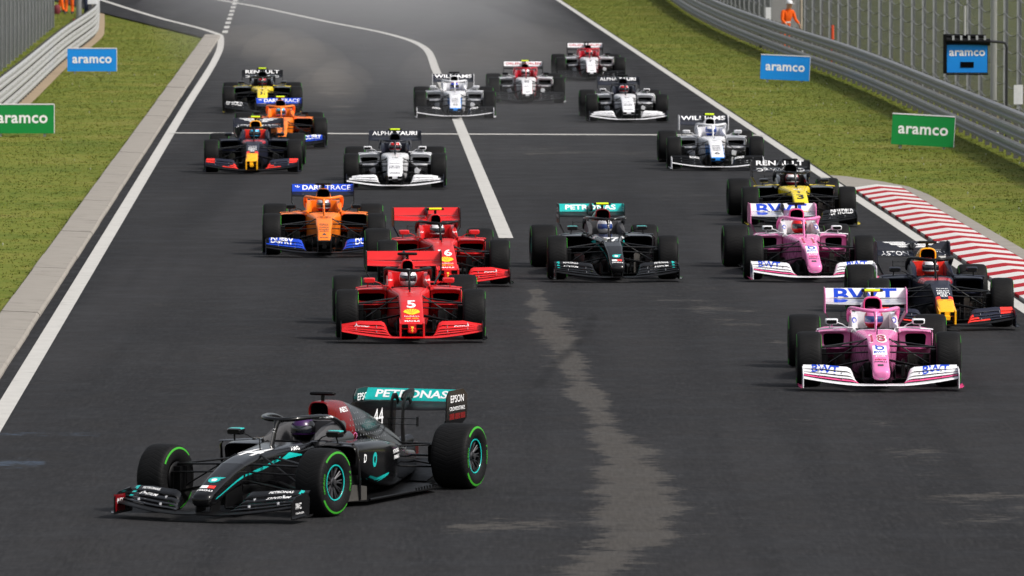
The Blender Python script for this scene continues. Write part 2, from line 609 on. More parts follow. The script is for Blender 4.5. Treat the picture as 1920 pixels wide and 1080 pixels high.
def nose_mesh(T):
    w, wt_ = T['nose_w'], T['tip_w']
    mb = MB()
    if T['nose'] == 'slim':
        keys = [(-1.20, 0.05, 0.055, 0.185, 0.235, 2.6), (-1.185, 0.082, 0.09, 0.155, 0.258, 2.8), (-1.13, 0.100, 0.112, 0.140, 0.285, 3.2), (-1.0, wt_ * 0.92, wt_, 0.155, 0.322, 4),
                (-0.75, w * 0.88, w * 0.95, 0.215, 0.400, 5), (-0.5, w * 0.9, w * 0.97, 0.27, 0.470, 6), (-0.30, max(w, .135) * 0.93, max(w, .135) * 1.0, 0.315, 0.520, 6)]
        ys = np.concatenate([[-1.20, -1.195, -1.185, -1.165], np.linspace(-1.13, -0.30, 18)])
        mb.rings(loft(keys, ys=ys, N=36), T['nosepaint'])
        for s in (-1, 1):
            mb.plate([(-1.12, 0.085), (-1.10, 0.17), (-0.80, 0.24), (-0.86, 0.09)], 'x', s * 0.075 - 0.006, s * 0.075 + 0.006, CARBON)
    else:
        keys = [(-1.17, wt_ * 0.95, wt_ * 0.97, 0.205, 0.262, 5), (-1.10, wt_ * 0.97, wt_, 0.185, 0.290, 6), (-0.9, (wt_ + w) / 2 * 0.96, (wt_ + w) / 2, 0.20, 0.352, 6),
                (-0.6, w * 0.94, w, 0.25, 0.442, 6), (-0.30, max(w, .135) * 0.93, max(w, .135) * 1.0, 0.315, 0.520, 6)]
        ys = np.linspace(-1.17, -0.30, 22)
        mb.rings(loft(keys, ys=ys, N=36), T['nosepaint'])
        # the two openings and the stays that drop to the wing
        for s in (-1, 1):
            mb.plate([(-1.19, 0.09), (-1.19, 0.27), (-0.86, 0.33), (-0.80, 0.10)], 'x', s * wt_ - 0.012, s * wt_ + 0.012, T['tippaint'])
            mb.box((s * wt_ * 0.62, -1.174, 0.232), (wt_ * 0.52, 0.012, 0.052), DARK)
        mb.rings(loft([(-1.20, wt_ * 0.30, wt_ * 0.34, 0.15, 0.20, 4), (-1.17, wt_ * 0.38, wt_ * 0.42, 0.135, 0.225, 4), (-0.9, wt_ * 0.40, wt_ * 0.42, 0.15, 0.24, 4)], 6, 20), T['tippaint'])
    mb.V = [(x, ny(y), z) for x, y, z in mb.V]
    return mb.mesh('nose', sharp=30)

def engine_cover_mesh(T):
    a = T.get('air_w', 0.112)
    top = T.get('air_top', 0.985)
    bot = top - 0.205
    mb = MB()
    col, lip = T['cover'], T['airbox']
    keys = [(1.90, a, a * 0.98, bot, top, 3.2), (2.05, a * 1.15, a * 1.0, bot - 0.10, top + 0.005, 3), (2.30, 0.20, a * 0.88, 0.56, top - 0.01, 2.8), (2.7, 0.245, 0.070, 0.47, 0.905, 2.6),
            (3.2, 0.225, 0.045, 0.38, 0.775, 2.6), (3.7, 0.165, 0.035, 0.32, 0.60, 2.6), (4.12, 0.10, 0.03, 0.29, 0.43, 2.6)]
    body = loft(keys, 30, 32)
    def inset(r, s_, dy):
        c = np.mean(r, axis=0)
        return [(c[0] + (p[0] - c[0]) * s_, p[1] + dy, c[2] + (p[2] - c[2]) * s_) for p in r]
    mb.rings([inset(body[0], 0.72, 0.22), inset(body[0], 0.82, 0.015)], DARK, True, False)
    mb.rings([inset(body[0], 0.82, 0.015), inset(body[0], 0.90, -0.012), body[0]], solid(T['airlip']), False, False)
    mb.rings(body, lambda c: lip if c[1] < T.get('air_end', 2.3) - (0.985 - c[2]) * T.get('air_slant', 0.0) else col(c), False, True)
    # neck below the intake and behind the head
    mb.rings(loft([(1.84, 0.11, 0.075, 0.60, bot + 0.03, 4), (1.98, 0.16, 0.085, 0.58, bot + 0.06, 4), (2.2, 0.18, 0.09, 0.55, bot + 0.08, 4)], 6, 20), T.get('neck', CARBON))
    # fin
    mb.plate([(2.6, 0.84), (2.75, 0.925), (3.6, 0.895), (3.95, 0.87), (3.9, 0.50), (3.3, 0.60)], 'x', -0.006, 0.006, T.get('fin', CARBON))
    return mb.mesh('engine_cover', sharp=40)

def sidepod_mesh(T, s):
    mb = MB()
    keys = [(1.16, 0.195, 0.215, 0.385, 0.605, 5, 0.505), (1.22, 0.205, 0.225, 0.36, 0.618, 5, 0.505), (1.5, 0.215, 0.235, 0.26, 0.625, 5, 0.50), (2.0, 0.205, 0.225, 0.15, 0.612, 4.5, 0.475),
            (2.5, 0.18, 0.19, 0.10, 0.565, 4, 0.42), (3.0, 0.13, 0.13, 0.09, 0.485, 3.5, 0.33), (3.5, 0.09, 0.08, 0.10, 0.41, 3, 0.24), (3.95, 0.06, 0.05, 0.13, 0.36, 3, 0.17)]
    body = loft(keys, 26, 28)
    body = [[(s * x, y, z) for x, y, z in r] for r in body]
    def inset(r, sx, sz, dy):
        c = np.mean(r, axis=0)
        return [(c[0] + (p[0] - c[0]) * sx, p[1] + dy, c[2] + (p[2] - c[2]) * sz) for p in r]
    k = T.get('inlet', (0.84, 0.70))
    mb.rings([inset(body[0], k[0] * 0.8, k[1] * 0.8, 0.35), inset(body[0], k[0], k[1], 0.02)], DARK, True, False)
    mb.rings([inset(body[0], k[0], k[1], 0.02), inset(body[0], 0.97, 0.94, -0.012), body[0]], T.get('inletlip', T['pod']), False, False)
    mb.rings(body, T['podpaint'], False, True)
    # lower inner side under the pod, back to the floor
    return mb.mesh('sidepod', sharp=40)

def pod_wing_mesh(T, s):
    """the blade that runs out beside the mirror, with its outer drop"""
    mb = MB()
    m = T['podwing']
    rings = []
    for x, z, c in ((0.27, 0.648, 0.20), (0.40, 0.652, 0.16), (0.55, 0.640, 0.14), (0.68, 0.632, 0.12), (0.715, 0.628, 0.10)):
        rings.append([(s * x, 1.02 + dy * c, z + dz) for dy, dz in ((0, 0), (0.3, 0.012), (1, 0.004), (1, -0.004), (0.3, -0.008))])
    mb.rings(rings, m)
    if T.get('arch'):
        mb.tube([(s * 0.70, 1.09, 0.628), (s * 0.735, 1.12, 0.59), (s * 0.74, 1.15, 0.45), (s * 0.735, 1.2, 0.25), (s * 0.73, 1.22, 0.07)], [0.022, 0.026, 0.026, 0.024, 0.02], T.get('archpaint', m), n=8, squash=0.4, up=(1, 0, 0))
    else:
        mb.plate([(1.04, 0.07), (1.10, 0.63), (1.15, 0.63), (1.20, 0.07)], 'x', s * 0.70 - 0.005, s * 0.70 + 0.005, CARBON)
    return mb.mesh('pod_wing', sharp=50)

def floor_mesh():
    mb = MB()
    half = [(0.16, -0.10), (0.20, 0.5), (0.48, 0.72), (0.60, 1.05), (0.78, 1.28), (0.80, 1.6), (0.80, 3.15), (0.66, 3.32), (0.56, 3.45), (0.52, 4.2)]
    out = [(x, y) for x, y in half] + [(-x, y) for x, y in reversed(half)]
    mb.plate(out, 'z', 0.048, 0.062, CARBON)
    mb.box((0, 1.7, 0.040), (0.30, 3.4, 0.014), material('plank', (0.05, 0.04, 0.03), 0.8))
    for s in (-1, 1):       # fences along the floor edge, then the diffuser
        for k in range(7):
            y = 2.55 + k * 0.085
            mb.box((s * (0.79 - 0.004 * k), y, 0.072), (0.012, 0.055, 0.035), CARBON, Matrix.Rotation(s * 0.5, 3, 'Z'))
        mb.tube([(s * 0.80, 1.3, 0.066), (s * 0.80, 2.5, 0.064)], 0.012, CARBON, n=6)
        for x in (0.12, 0.28, 0.44):
            mb.plate([(3.55, 0.06), (4.25, 0.06), (4.25, 0.24)], 'x', s * x - 0.004, s * x + 0.004, CARBON)
    mb.add([(-0.5, 3.55, 0.065), (0.5, 3.55, 0.065), (0.5, 4.25, 0.245), (-0.5, 4.25, 0.245), (-0.5, 3.55, 0.08), (0.5, 3.55, 0.08), (0.5, 4.25, 0.255), (-0.5, 4.25, 0.255)],
           [(0, 1, 2, 3), (4, 7, 6, 5), (0, 4, 5, 1), (3, 2, 6, 7), (0, 3, 7, 4), (1, 5, 6, 2)], CARBON)
    return mb.mesh('floor')

def bargeboard_mesh(T, s):
    mb = MB()
    a, b = T.get('barge', CARBON), CARBON
    for (x0, y0, x1, y1, z0, z1, m) in ((0.30, 0.42, 0.36, 0.92, 0.07, 0.30, b), (0.38, 0.62, 0.50, 1.06, 0.06, 0.36, a), (0.48, 0.78, 0.60, 1.12, 0.06, 0.30, b), (0.58, 0.92, 0.70, 1.22, 0.06, 0.33, b), (0.66, 1.0, 0.76, 1.3, 0.06, 0.22, a)):
        n = 6
        P = []
        for i in range(n + 1):
            t = i / n
            x = x0 + (x1 - x0) * t ** 1.6; y = y0 + (y1 - y0) * t
            P.append((x, y))
        V = []
        for x, y in P: V += [(s * x, y, z0), (s * x, y, z1 - 0.03 * abs((y - (y0 + y1) / 2)) / 0.2), (s * (x + 0.007), y, z1 - 0.03 * abs((y - (y0 + y1) / 2)) / 0.2), (s * (x + 0.007), y, z0)]
        F = []
        for i in range(n):
            for j in range(4):
                F.append((i * 4 + j, i * 4 + (j + 1) % 4, (i + 1) * 4 + (j + 1) % 4, (i + 1) * 4 + j))
        F += [(0, 1, 2, 3), tuple(n * 4 + j for j in range(4))]
        mb.add(V, F, m)
    for k in range(4):      # boomerang slats
        mb.box((s * 0.55, 0.88 + 0.06 * k, 0.12 + 0.05 * k), (0.36, 0.05, 0.008), b, Matrix.Rotation(s * -0.45, 3, 'Z'))
    return mb.mesh('bargeboard')

def vane_mesh(T):
    """turning vanes hanging under the nose"""
    mb = MB()
    for s in (-1, 1):
        mb.plate([(-0.72, 0.12), (-0.70, 0.25), (-0.30, 0.31), (-0.10, 0.12)], 'x', s * 0.105 - 0.004, s * 0.105 + 0.004, CARBON)
        mb.plate([(-0.50, 0.10), (-0.48, 0.22), (-0.02, 0.26), (0.1, 0.09)], 'x', s * 0.19 - 0.004, s * 0.19 + 0.004, T.get('vane', CARBON))
        mb.box((s * 0.145, -0.3, 0.11), (0.1, 0.4, 0.008), CARBON)
    mb.rings(loft([(-0.30, 0.10, 0.13, 0.20, 0.32, 5), (0.3, 0.13, 0.16, 0.12, 0.30, 5), (0.9, 0.2, 0.22, 0.06, 0.3, 5)], 8, 20), CARBON)
    return mb.mesh('turning_vane')

# ---------------------------------------------------------------- wings
def wing_base(x):
    a = abs(x)
    z = 0.082 + 0.075 * max(0.0, (a - 0.26) / 0.67) ** 1.5
    y = -1.175 + 0.21 * max(0.0, (a - 0.20) / 0.73) ** 1.6
    return y, z

def blade(stations, m, mb, th=0.011, under=None):
    """stations: (x, y, z, chord, angle) along the span"""
    rings = []
    for x, y, z, c, a in stations:
        ca, sa = math.cos(a), math.sin(a)
        ring = []
        for p, t in ((0, 0), (0.12, 0.55), (0.35, 0.75), (0.7, 0.55), (1, 0.12), (1, -0.12), (0.7, -0.30), (0.35, -0.40), (0.12, -0.42)):
            cz = 0.16 * (p * p - p) * c + t * th
            ring.append((x, y + p * c * ca - cz * sa, z + p * c * sa + cz * ca))
        rings.append(ring)
    if under is None:
        mb.rings(rings, m)
    else:
        mb.rings([r[:6] for r in rings], m, False, False, closed=False)
        mb.rings([r[5:] + r[:1] for r in rings], under, False, False, closed=False)
        mb.add(rings[0], [tuple(range(9))], m); mb.add(rings[-1], [tuple(range(9))], m)

RISE = ([0, 0.035, 0.08, 0.15, 0.6, 1.0], [0.16, 0.62, 0.88, 1.0, 0.94, 0.66])
def flap_stations(T, k, s):
    xin, xout = 0.268 + 0.012 * k, 0.932
    rise = T.get('rise', RISE[1])
    st = []
    for u in [0, 0.018, 0.035, 0.055, 0.08, 0.11, 0.15, 0.24, 0.36, 0.48, 0.6, 0.72, 0.84, 0.93, 1.0]:
        x = xin + (xout - xin) * u
        y, z = wing_base(x)
        r = float(np.interp(u, RISE[0], rise))
        c = [0, 0.088, 0.080, 0.090, 0.100][k] * (0.55 + 0.45 * min(1, u / 0.06))
        st.append((s * x, y + [0, 0.125, 0.20, 0.265, 0.335][k], z + 0.018 + r * [0, 0.020, 0.048, 0.080, 0.126][k], c, R([0, 9, 13, 21, 28][k]) * (0.4 + 0.6 * r)))
    return st

def front_main_mesh(T):
    mb = MB()
    st = []
    for x in np.linspace(-0.935, 0.935, 45):
        y, z = wing_base(x)
        inner = abs(x) < 0.26
        st.append((x, y, z, 0.20 if inner else 0.15, R(3 if inner else 8)))
    blade(st, lambda c: T['lip'] if (wing_base(c[0])[0] + 0.05 > c[1] or not T.get('liponly')) else CARBON, mb, 0.018)
    return mb.mesh('front_wing', sharp=50)

def front_flap_mesh(T, k, s):
    mb = MB()
    pt = T['flap']
    blade(flap_stations(T, k, s), lambda c: pt(c, k), mb, under=CARBON)
    if k in (1, 3):
        for x in (0.47, 0.74):      # slot-gap brackets
            y, z = wing_base(x)
            mb.box((s * x, y + 0.09 + 0.07 * k, z + 0.035 + 0.028 * k), (0.006, 0.05, 0.022), SILVER)
    return mb.mesh('flap', sharp=50)

def front_endplate_mesh(T, s):
    mb = MB()
    mb.plate([(-1.03, 0.045), (-1.02, 0.21), (-0.93, 0.262), (-0.64, 0.285), (-0.58, 0.22), (-0.60, 0.05)], 'x', s * 0.934, s * 0.945, T['endplate'])
    mb.rings([[(s * x, y, z) for y, z in ((-1.02, 0.045), (-0.60, 0.05), (-0.60, 0.060), (-1.02, 0.055))] for x in (0.934, 0.97)] +
             [[(s * 0.998, y, z) for y, z in ((-0.98, 0.062), (-0.62, 0.070), (-0.62, 0.078), (-0.98, 0.070))]], T.get('foot', T['endplate']))
    return mb.mesh('endplate', sharp=40)

RW_Z = 0.0
def rear_main_mesh(T):
    mb = MB()
    st = [(x, 4.06, 0.775 - 0.012 * (1 - (x / 0.505) ** 2), 0.29, R(12)) for x in np.linspace(-0.512, 0.512, 17)]
    blade(st, T['rmain'], mb, 0.024)
    return mb.mesh('rear_wing', sharp=50)

def rear_flap_mesh(T):
    mb = MB()
    st = []
    for x in np.linspace(-0.512, 0.512, 29):
        st.append((x, 4.335, 0.838, 0.155, R(50)))
    blade(st, T['rflap'], mb, 0.014)
    return mb.mesh('flap', sharp=50)

def rear_endplate_mesh(T, s):
    mb = MB()
    e, lo = T['rend'], T.get('rendlow', T['rend'])
    mb.plate([(4.03, 0.66), (4.05, 0.90), (4.12, 0.962), (4.50, 0.968), (4.62, 0.90), (4.60, 0.66)], 'x', s * 0.512, s * 0.524, e)
    mb.add([(s * 0.518, 4.03, 0.66), (s * 0.518, 4.60, 0.66), (s * 0.43, 4.52, 0.50), (s * 0.43, 4.18, 0.50), (s * 0.506, 4.03, 0.66), (s * 0.506, 4.60, 0.66), (s * 0.42, 4.52, 0.50), (s * 0.42, 4.18, 0.50)],
           [(0, 1, 2, 3), (4, 7, 6, 5), (0, 3, 7, 4), (1, 5, 6, 2), (2, 6, 7, 3), (0, 4, 5, 1)], lo)
    for i in range(4):
        mb.box((s * 0.425, 4.20 + 0.10 * i, 0.38), (0.008, 0.07, 0.26), lo)
    return mb.mesh('endplate', sharp=40)

def pylon_mesh(T, s):
    mb = MB()
    x = s * T.get('pylon_x', 0.07)
    mb.tube([(x, 3.98, 0.38), (x, 3.95, 0.60), (x, 3.97, 0.82), (x, 4.04, 0.905), (x, 4.13, 0.90), (x, 4.18, 0.83)], [0.05, 0.042, 0.036, 0.034, 0.034, 0.036], CARBON, n=8, squash=0.28, up=(1, 0, 0))
    return mb.mesh('pylon')

def drs_mesh():
    mb = MB()
    mb.rings(loft([(4.10, 0.012, 0.012, 0.86, 0.885, 2.5), (4.18, 0.03, 0.028, 0.845, 0.945, 2.5), (4.33, 0.034, 0.03, 0.85, 0.965, 2.5), (4.46, 0.015, 0.012, 0.90, 0.955, 2.5)], 8, 14), CARBON)
    return mb.mesh('actuator_pod')

def twing_mesh():
    mb = MB()
    for z in (0.70, 0.64):
        mb.box((0, 3.72, z), (0.66, 0.045, 0.006), CARBON)
    for s in (-1, 1):
        mb.box((s * 0.33, 3.72, 0.67), (0.006, 0.05, 0.10), CARBON)
    mb.box((0, 3.74, 0.60), (0.012, 0.05, 0.2), CARBON)
    return mb.mesh('t_wing')

# ---------------------------------------------------------------- small parts
def halo_mesh(T):
    mb = MB()
    side = [(0.0, 0.86, 0.868), (0.085, 0.868, 0.872), (0.165, 0.92, 0.878), (0.225, 1.03, 0.885), (0.268, 1.2, 0.885), (0.290, 1.42, 0.868), (0.298, 1.62, 0.825), (0.295, 1.78, 0.755), (0.285, 1.86, 0.69)]
    pts = [(-x, y, z) for x, y, z in reversed(side[1:])] + side
    K = np.array(pts); t = np.linspace(0, len(pts) - 1, 41)
    P = [tuple(pchip(np.arange(len(pts)), K[:, j], t)[i] for j in range(3)) for i in range(len(t))]
    mb.tube(P, [0.033] * len(P), T['halo'], n=10, squash=0.72)
    mb.rings([oval(0, *o, N=14) for o in ()] or [
        [(0.045 * c, 0.845 + 0.05 * s_, 0.866) for c, s_ in [(math.cos(a), math.sin(a)) for a in np.linspace(0, 2 * math.pi, 13)[:-1]]],
        [(0.022 * c, 0.815 + 0.045 * s_, 0.825) for c, s_ in [(math.cos(a), math.sin(a)) for a in np.linspace(0, 2 * math.pi, 13)[:-1]]],
        [(0.016 * c, 0.755 + 0.042 * s_, 0.74) for c, s_ in [(math.cos(a), math.sin(a)) for a in np.linspace(0, 2 * math.pi, 13)[:-1]]],
        [(0.018 * c, 0.69 + 0.05 * s_, 0.61) for c, s_ in [(math.cos(a), math.sin(a)) for a in np.linspace(0, 2 * math.pi, 13)[:-1]]]], T.get('pillar', T['halo']))
    return mb.mesh('halo', sharp=50)

def headrest_mesh(T):
    mb = MB()
    m, inner = T['headrest'], T.get('headpad', T['headrest'])
    for s in (-1, 1):
        rings = []
        for y, zt, w in ((1.12, 0.665, 0.02), (1.25, 0.71, 0.045), (1.45, 0.765, 0.055), (1.7, 0.795, 0.055), (1.9, 0.80, 0.05)):
            xo, xi = 0.295, 0.295 - w * 1.8
            rings.append([(s * xo, y, 0.60), (s * xo, y, zt - 0.03), (s * (xo - 0.02), y, zt), (s * (xi + 0.02), y, zt), (s * xi, y, zt - 0.03), (s * xi, y, 0.55)])
        mb.rings(rings, m)
    mb.box((0, 1.80, 0.67), (0.44, 0.14, 0.27), inner)
    return mb.mesh('headrest', sharp=40)

def mirror_mesh(T, s):
    mb = MB()
    m = T['mirror']
    for y, k in ():
        pass
    r0 = oval(0.96, 0.060, 0.066, 0.705, 0.752, 5, 0.0, 20)
    r1 = oval(0.99, 0.074, 0.080, 0.696, 0.762, 5, 0.0, 20)
    r2 = oval(1.075, 0.076, 0.082, 0.694, 0.766, 6, 0.0, 20)
    mb.rings([[(s * 0.535 + x, y, z) for x, y, z in r] for r in (r0, r1, r2)], lambda c: T.get('mirrorback', CARBON) if c[1] < 0.975 else (T.get('mirrortop', m) if c[2] > 0.757 and c[1] > 0.985 else m))
    mb.box((s * 0.535, 1.079, 0.73), (0.13, 0.006, 0.052), material('mirror_glass', (0.6, 0.62, 0.65), 0.08, metal=1.0))
    mb.tube([(s * 0.46, 1.03, 0.715), (s * 0.40, 1.03, 0.695), (s * 0.36, 1.05, 0.665), (s * 0.29, 1.08, 0.645)], 0.010, T.get('stalk', CARBON), n=6, squash=0.6)
    mb.tube([(s * 0.55, 1.03, 0.70), (s * 0.56, 1.06, 0.635)], 0.008, T.get('stalk', CARBON), n=6)
    return mb.mesh('mirror', sharp=40)

def camera_pod_mesh(m, top):
    mb = MB()
    z = top + 0.075
    mb.tube([(0, 2.0, top - 0.02), (0, 2.0, z)], 0.020, CARBON, n=8)
    rings = []
    for x in (-0.135, -0.125, -0.095, 0.095, 0.125, 0.135):
        k = 0.5 if abs(x) > 0.13 else (0.9 if abs(x) > 0.1 else 1.0)
        rings.append([(x, 2.0 + 0.045 * k * c, z + 0.021 * k * s_) for c, s_ in [(math.cos(a), math.sin(a)) for a in np.linspace(0, 2 * math.pi, 11)[:-1]]])
    mb.rings(rings, lambda c: m if abs(c[0]) < 0.096 else CARBON)
    return mb.mesh('camera_pod', sharp=40)

def steering_mesh():
    mb = MB()
    mb.box((0, 1.08, 0.585), (0.24, 0.03, 0.13), CARBON)
    mb.tube([(0, 1.08, 0.58), (0, 0.85, 0.50)], 0.02, CARBON, n=8)
    for s in (-1, 1):
        mb.tube([(s * 0.125, 1.085, 0.53), (s * 0.135, 1.095, 0.58), (s * 0.125, 1.085, 0.64)], 0.014, RUBBER, n=8)
    return mb.mesh('steering_wheel')

def gearbox_mesh():
    mb = MB()
    mb.rings(loft([(3.3, 0.16, 0.14, 0.10, 0.36, 4), (3.9, 0.12, 0.10, 0.14, 0.38, 4), (4.3, 0.08, 0.07, 0.24, 0.40, 4)], 8, 20), CARBON)
    mb.tube([(0, 3.9, 0.42), (0, 4.3, 0.44)], 0.055, GUNMETAL, n=14)
    mb.box((0, 4.40, 0.34), (0.09, 0.10, 0.13), material('rain_light', (0.25, 0.01, 0.01), 0.3))
    return mb.mesh('gearbox')

def antenna_mesh():
    mb = MB()
    mb.tube([(0, 0.40, 0.60), (0, 0.38, 0.72)], [0.009, 0.004], CARBON, n=6)
    mb.tube([(0, 0.38, 0.715), (0, 0.33, 0.718)], 0.004, CARBON, n=5)
    return mb.mesh('pitot_tube')

def arm_mesh(p0, p1, r):
    mb = MB()
    mb.tube([p0, p1], r, CARBON, n=8, squash=0.42, up=(0, 0, 1))
    return mb.mesh('suspension_arm')

def arms(w):
    f = max(w, 0.135)
    L = []
    for s in (-1, 1):
        L += [((s * f * 0.96, -0.14, 0.50), (s * 0.71, 0.0, 0.475), 0.026), ((s * 0.185, 0.36, 0.53), (s * 0.71, 0.02, 0.475), 0.026),
              ((s * f * 0.8, -0.16, 0.335), (s * 0.71, -0.01, 0.20), 0.028), ((s * 0.17, 0.48, 0.28), (s * 0.71, 0.02, 0.20), 0.028),
              ((s * f * 1.0, 0.10, 0.575), (s * 0.68, 0.02, 0.235), 0.020), ((s * f * 0.9, -0.22, 0.43), (s * 0.71, -0.13, 0.40), 0.022),
              ((s * 0.13, 3.25, 0.44), (s * 0.62, 3.70, 0.45), 0.026), ((s * 0.12, 3.85, 0.44), (s * 0.62, 3.72, 0.45), 0.026),
              ((s * 0.15, 3.2, 0.25), (s * 0.62, 3.68, 0.22), 0.028), ((s * 0.13, 3.9, 0.27), (s * 0.62, 3.74, 0.22), 0.028),
              ((s * 0.13, 3.7, 0.33), (s * 0.62, 3.70, 0.33), 0.03)]
    return L

# ---------------------------------------------------------------- drivers
def driver_body():
    J = {'pelvis': (0, 1.62, 0.20, .14, .12), 'belly': (0, 1.68, 0.36, .14, .11), 'chest': (0, 1.68, 0.50, .16, .11), 'neck': (0, 1.60, 0.61, .06, .06), 'skull': (0, 1.52, 0.71, .07, .07)}
    B = [('pelvis', 'belly'), ('belly', 'chest'), ('chest', 'neck'), ('neck', 'skull')]
    for s, n in ((-1, 'r'), (1, 'l')):
        J.update({n + 'sh': (s * .17, 1.62, .545, .06, .06), n + 'el': (s * .20, 1.36, .46, .045, .045), n + 'wr': (s * .155, 1.16, .545, .032, .032), n + 'pa': (s * .14, 1.12, .575, .032, .022),
                  n + 'kn': (s * .12, 1.05, .40, .06, .06), n + 'hp': (s * .10, 1.50, .22, .08, .08), n + 'an': (s * .09, 0.62, .30, .04, .04)})
        B += [('chest', n + 'sh'), (n + 'sh', n + 'el'), (n + 'el', n + 'wr'), (n + 'wr', n + 'pa'), ('pelvis', n + 'hp'), (n + 'hp', n + 'kn'), (n + 'kn', n + 'an')]
        for i in range(4):
            z = .602 - i * .019
            J[f'{n}f{i}a'] = (s * .150, 1.075, z, .009, .009); J[f'{n}f{i}b'] = (s * .128, 1.062, z - .003, .0085, .0085)
            B += [(n + 'pa', f'{n}f{i}a'), (f'{n}f{i}a', f'{n}f{i}b')]
        J[n + 'ta'] = (s * .120, 1.115, .600, .010, .010); J[n + 'tb'] = (s * .112, 1.098, .617, .009, .009)
        B += [(n + 'pa', n + 'ta'), (n + 'ta', n + 'tb')]
    return skin_mesh('body', J, B, [SUIT], 1)

def helmet_mesh(base, second, third):
    """shell with a brow over the eyes, a chin bar and a spoiler lip"""
    mb = MB()
    nu, nv = 28, 18
    V, F = [], []
    for j in range(nv + 1):
        ph = -0.95 + (math.pi / 2 + 0.95) * j / nv
        for i in range(nu):
            a = 2 * math.pi * i / nu
            rx, ry, rz = 0.122, 0.150, 0.128
            x, y, z = rx * math.cos(ph) * math.sin(a), -ry * math.cos(ph) * math.cos(a), rz * math.sin(ph)
            if z < -0.02 and y < 0: y *= 1.06
            V.append((x, 1.50 + y, 0.735 + z))
    for j in range(nv):
        for i in range(nu):
            F.append((j * nu + i, j * nu + (i + 1) % nu, (j + 1) * nu + (i + 1) % nu, (j + 1) * nu + i))
    F.append(tuple(range(nu)))
    def m(c):
        z, y = c[2] - 0.735, c[1] - 1.50
        if z > 0.085: return third
        if abs(c[0]) > 0.085 and z > -0.04: return second
        if z < -0.055: return second
        return base
    mb.add(V, F, m)
    mb.box((0, 1.655, 0.80), (0.14, 0.05, 0.012), second)
    return mb.mesh('helmet', sharp=60)

def visor_mesh(m):
    mb = MB()
    rings = []
    for z in (-0.035, -0.01, 0.02, 0.042):
        k = math.sqrt(max(0.1, 1 - (z / 0.128) ** 2))
        rings.append([(0.126 * k * math.sin(a), 1.50 - 0.156 * k * math.cos(a) * 1.015, 0.735 + z) for a in np.linspace(-1.15, 1.15, 17)])
    mb.rings(rings, m, False, False, closed=False)
    return mb.mesh('visor', sharp=60)

# ---------------------------------------------------------------- decals for one livery
def star_ring(origin, ud, vd, ray, bv, r, m, mb):
    V, F = ring2(r * 0.88, r); project_decal(V, F, origin, ud, vd, ray, bv, m, mb=mb)
    V, F = star3(r * 0.86); project_decal(V, F, origin, ud, vd, ray, bv, m, mb=mb)

NU, NV, NR = (1, 0, 0), (0, 0.93, 0.36), (0, 0, -1)      # along the nose top: right, up the slope, and straight down
def nose_point(y):
    return (0, y, 0.6)

def top_word(body, w, h, y, bv, m, mb, **k):
    return word(body, w, h, (k.pop('x', 0), ny(y), 0.62), (1, 0, 0), (0, 1, 0), (0, 0, -1), bv, m, mb=mb, **k)

def top_shape(VF, y, bv, m, mb, x=0):
    return project_decal(VF[0], VF[1], (x, ny(y), 0.62), (1, 0, 0), (0, 1, 0), (0, 0, -1), bv, m, mb=mb)

def shell_fan(r):
    pts = [(-0.28 * r, -0.75 * r)]
    for i in range(13):
        a = math.pi * (1.08 - 1.16 * i / 12)
        rr = r * (1.0 + 0.05 * (i % 2))
        pts.append((rr * math.cos(a), rr * 0.8 * math.sin(a) + 0.0))
    pts.append((0.28 * r, -0.75 * r))
    return poly2(pts)

def drop_logo(r):
    V, F = ring2(0.42 * r, r * 0.82, 22)
    tail = np.array([(0.1 * r, 0.8 * r), (1.25 * r, 1.0 * r), (0.78 * r, 0.3 * r)])
    V2 = np.vstack([V, tail]); F2 = F + [(len(V), len(V) + 2, len(V) + 1)]
    return V2, F2
# ---------------------------------------------------------------- liveries
def flat(m):
    return lambda c, k=0: m

def nose_rb(c):
    if c[1] < -0.70 - 0.0 * abs(c[0]): return YELLOW
    if c[1] < -0.60 and abs(c[0]) > 0.03 + (-0.60 - c[1]) * 0.0: return FLUORED
    return NAVY
def chassis_rb(c):
    return CRIMSON if 0.45 < c[1] < 0.78 and c[2] > 0.55 else NAVY
def flap_rb(c, k):
    a = abs(c[0])
    if a > 0.76 and k >= 3: return FLUORED
    if a < 0.38 + 0.09 * (3 - k) and k <= 3: return FLUORED
    return NAVY
def cover_rb(c):
    if c[1] < 2.75 and c[2] > 0.62: return FLUORED if c[1] > 2.35 else YELLOW
    return NAVY
def nose_wil(c):
    if c[2] < 0.27 + (c[1] + 1.17) * 0.14 or c[1] < -1.12 or abs(c[0]) > 0.128: return SKY
    return WHITE
def chassis_wil(c):
    return WHITE if c[2] > 0.50 else (SKY if c[1] < 0.4 else WHITE)
def nose_alfa(c):
    return CRIMSON if abs(c[0]) > 0.128 and c[2] > 0.24 else WHITE
def chassis_alfa(c):
    if c[1] > 0.95: return CRIMSON
    return WHITE
def cover_alfa(c):
    return CRIMSON if c[1] < 3.0 else WHITE
def chassis_ren(c):
    if c[2] < 0.50 and c[1] < 1.2: return BLACK
    if c[1] > 1.05: return BLACK
    return LEMON
def nose_ren(c):
    return LEMON if c[2] > 0.235 + (c[1] + 1.17) * 0.18 else BLACK
def chassis_at(c):
    return WHITE if c[1] < 0.95 else NAVYDEEP
def chassis_merc(c):
    return BLACK
def chassis_rp(c):
    if c[1] > 0.92 and c[2] > 0.60: return WHITE
    return PINK
def flap_rp(c, k):
    return PINKDEEP if k == 1 else WHITE
def nose_mcl(c):
    return ORANGE if c[2] > 0.235 + (c[1] + 1.17) * 0.10 and c[1] > -1.13 else CARBON
def chassis_mcl(c):
    return ORANGE if c[2] > 0.27 else CARBON
def pod_two(top, low, z=0.36):
    return lambda c: top if c[2] > z else low

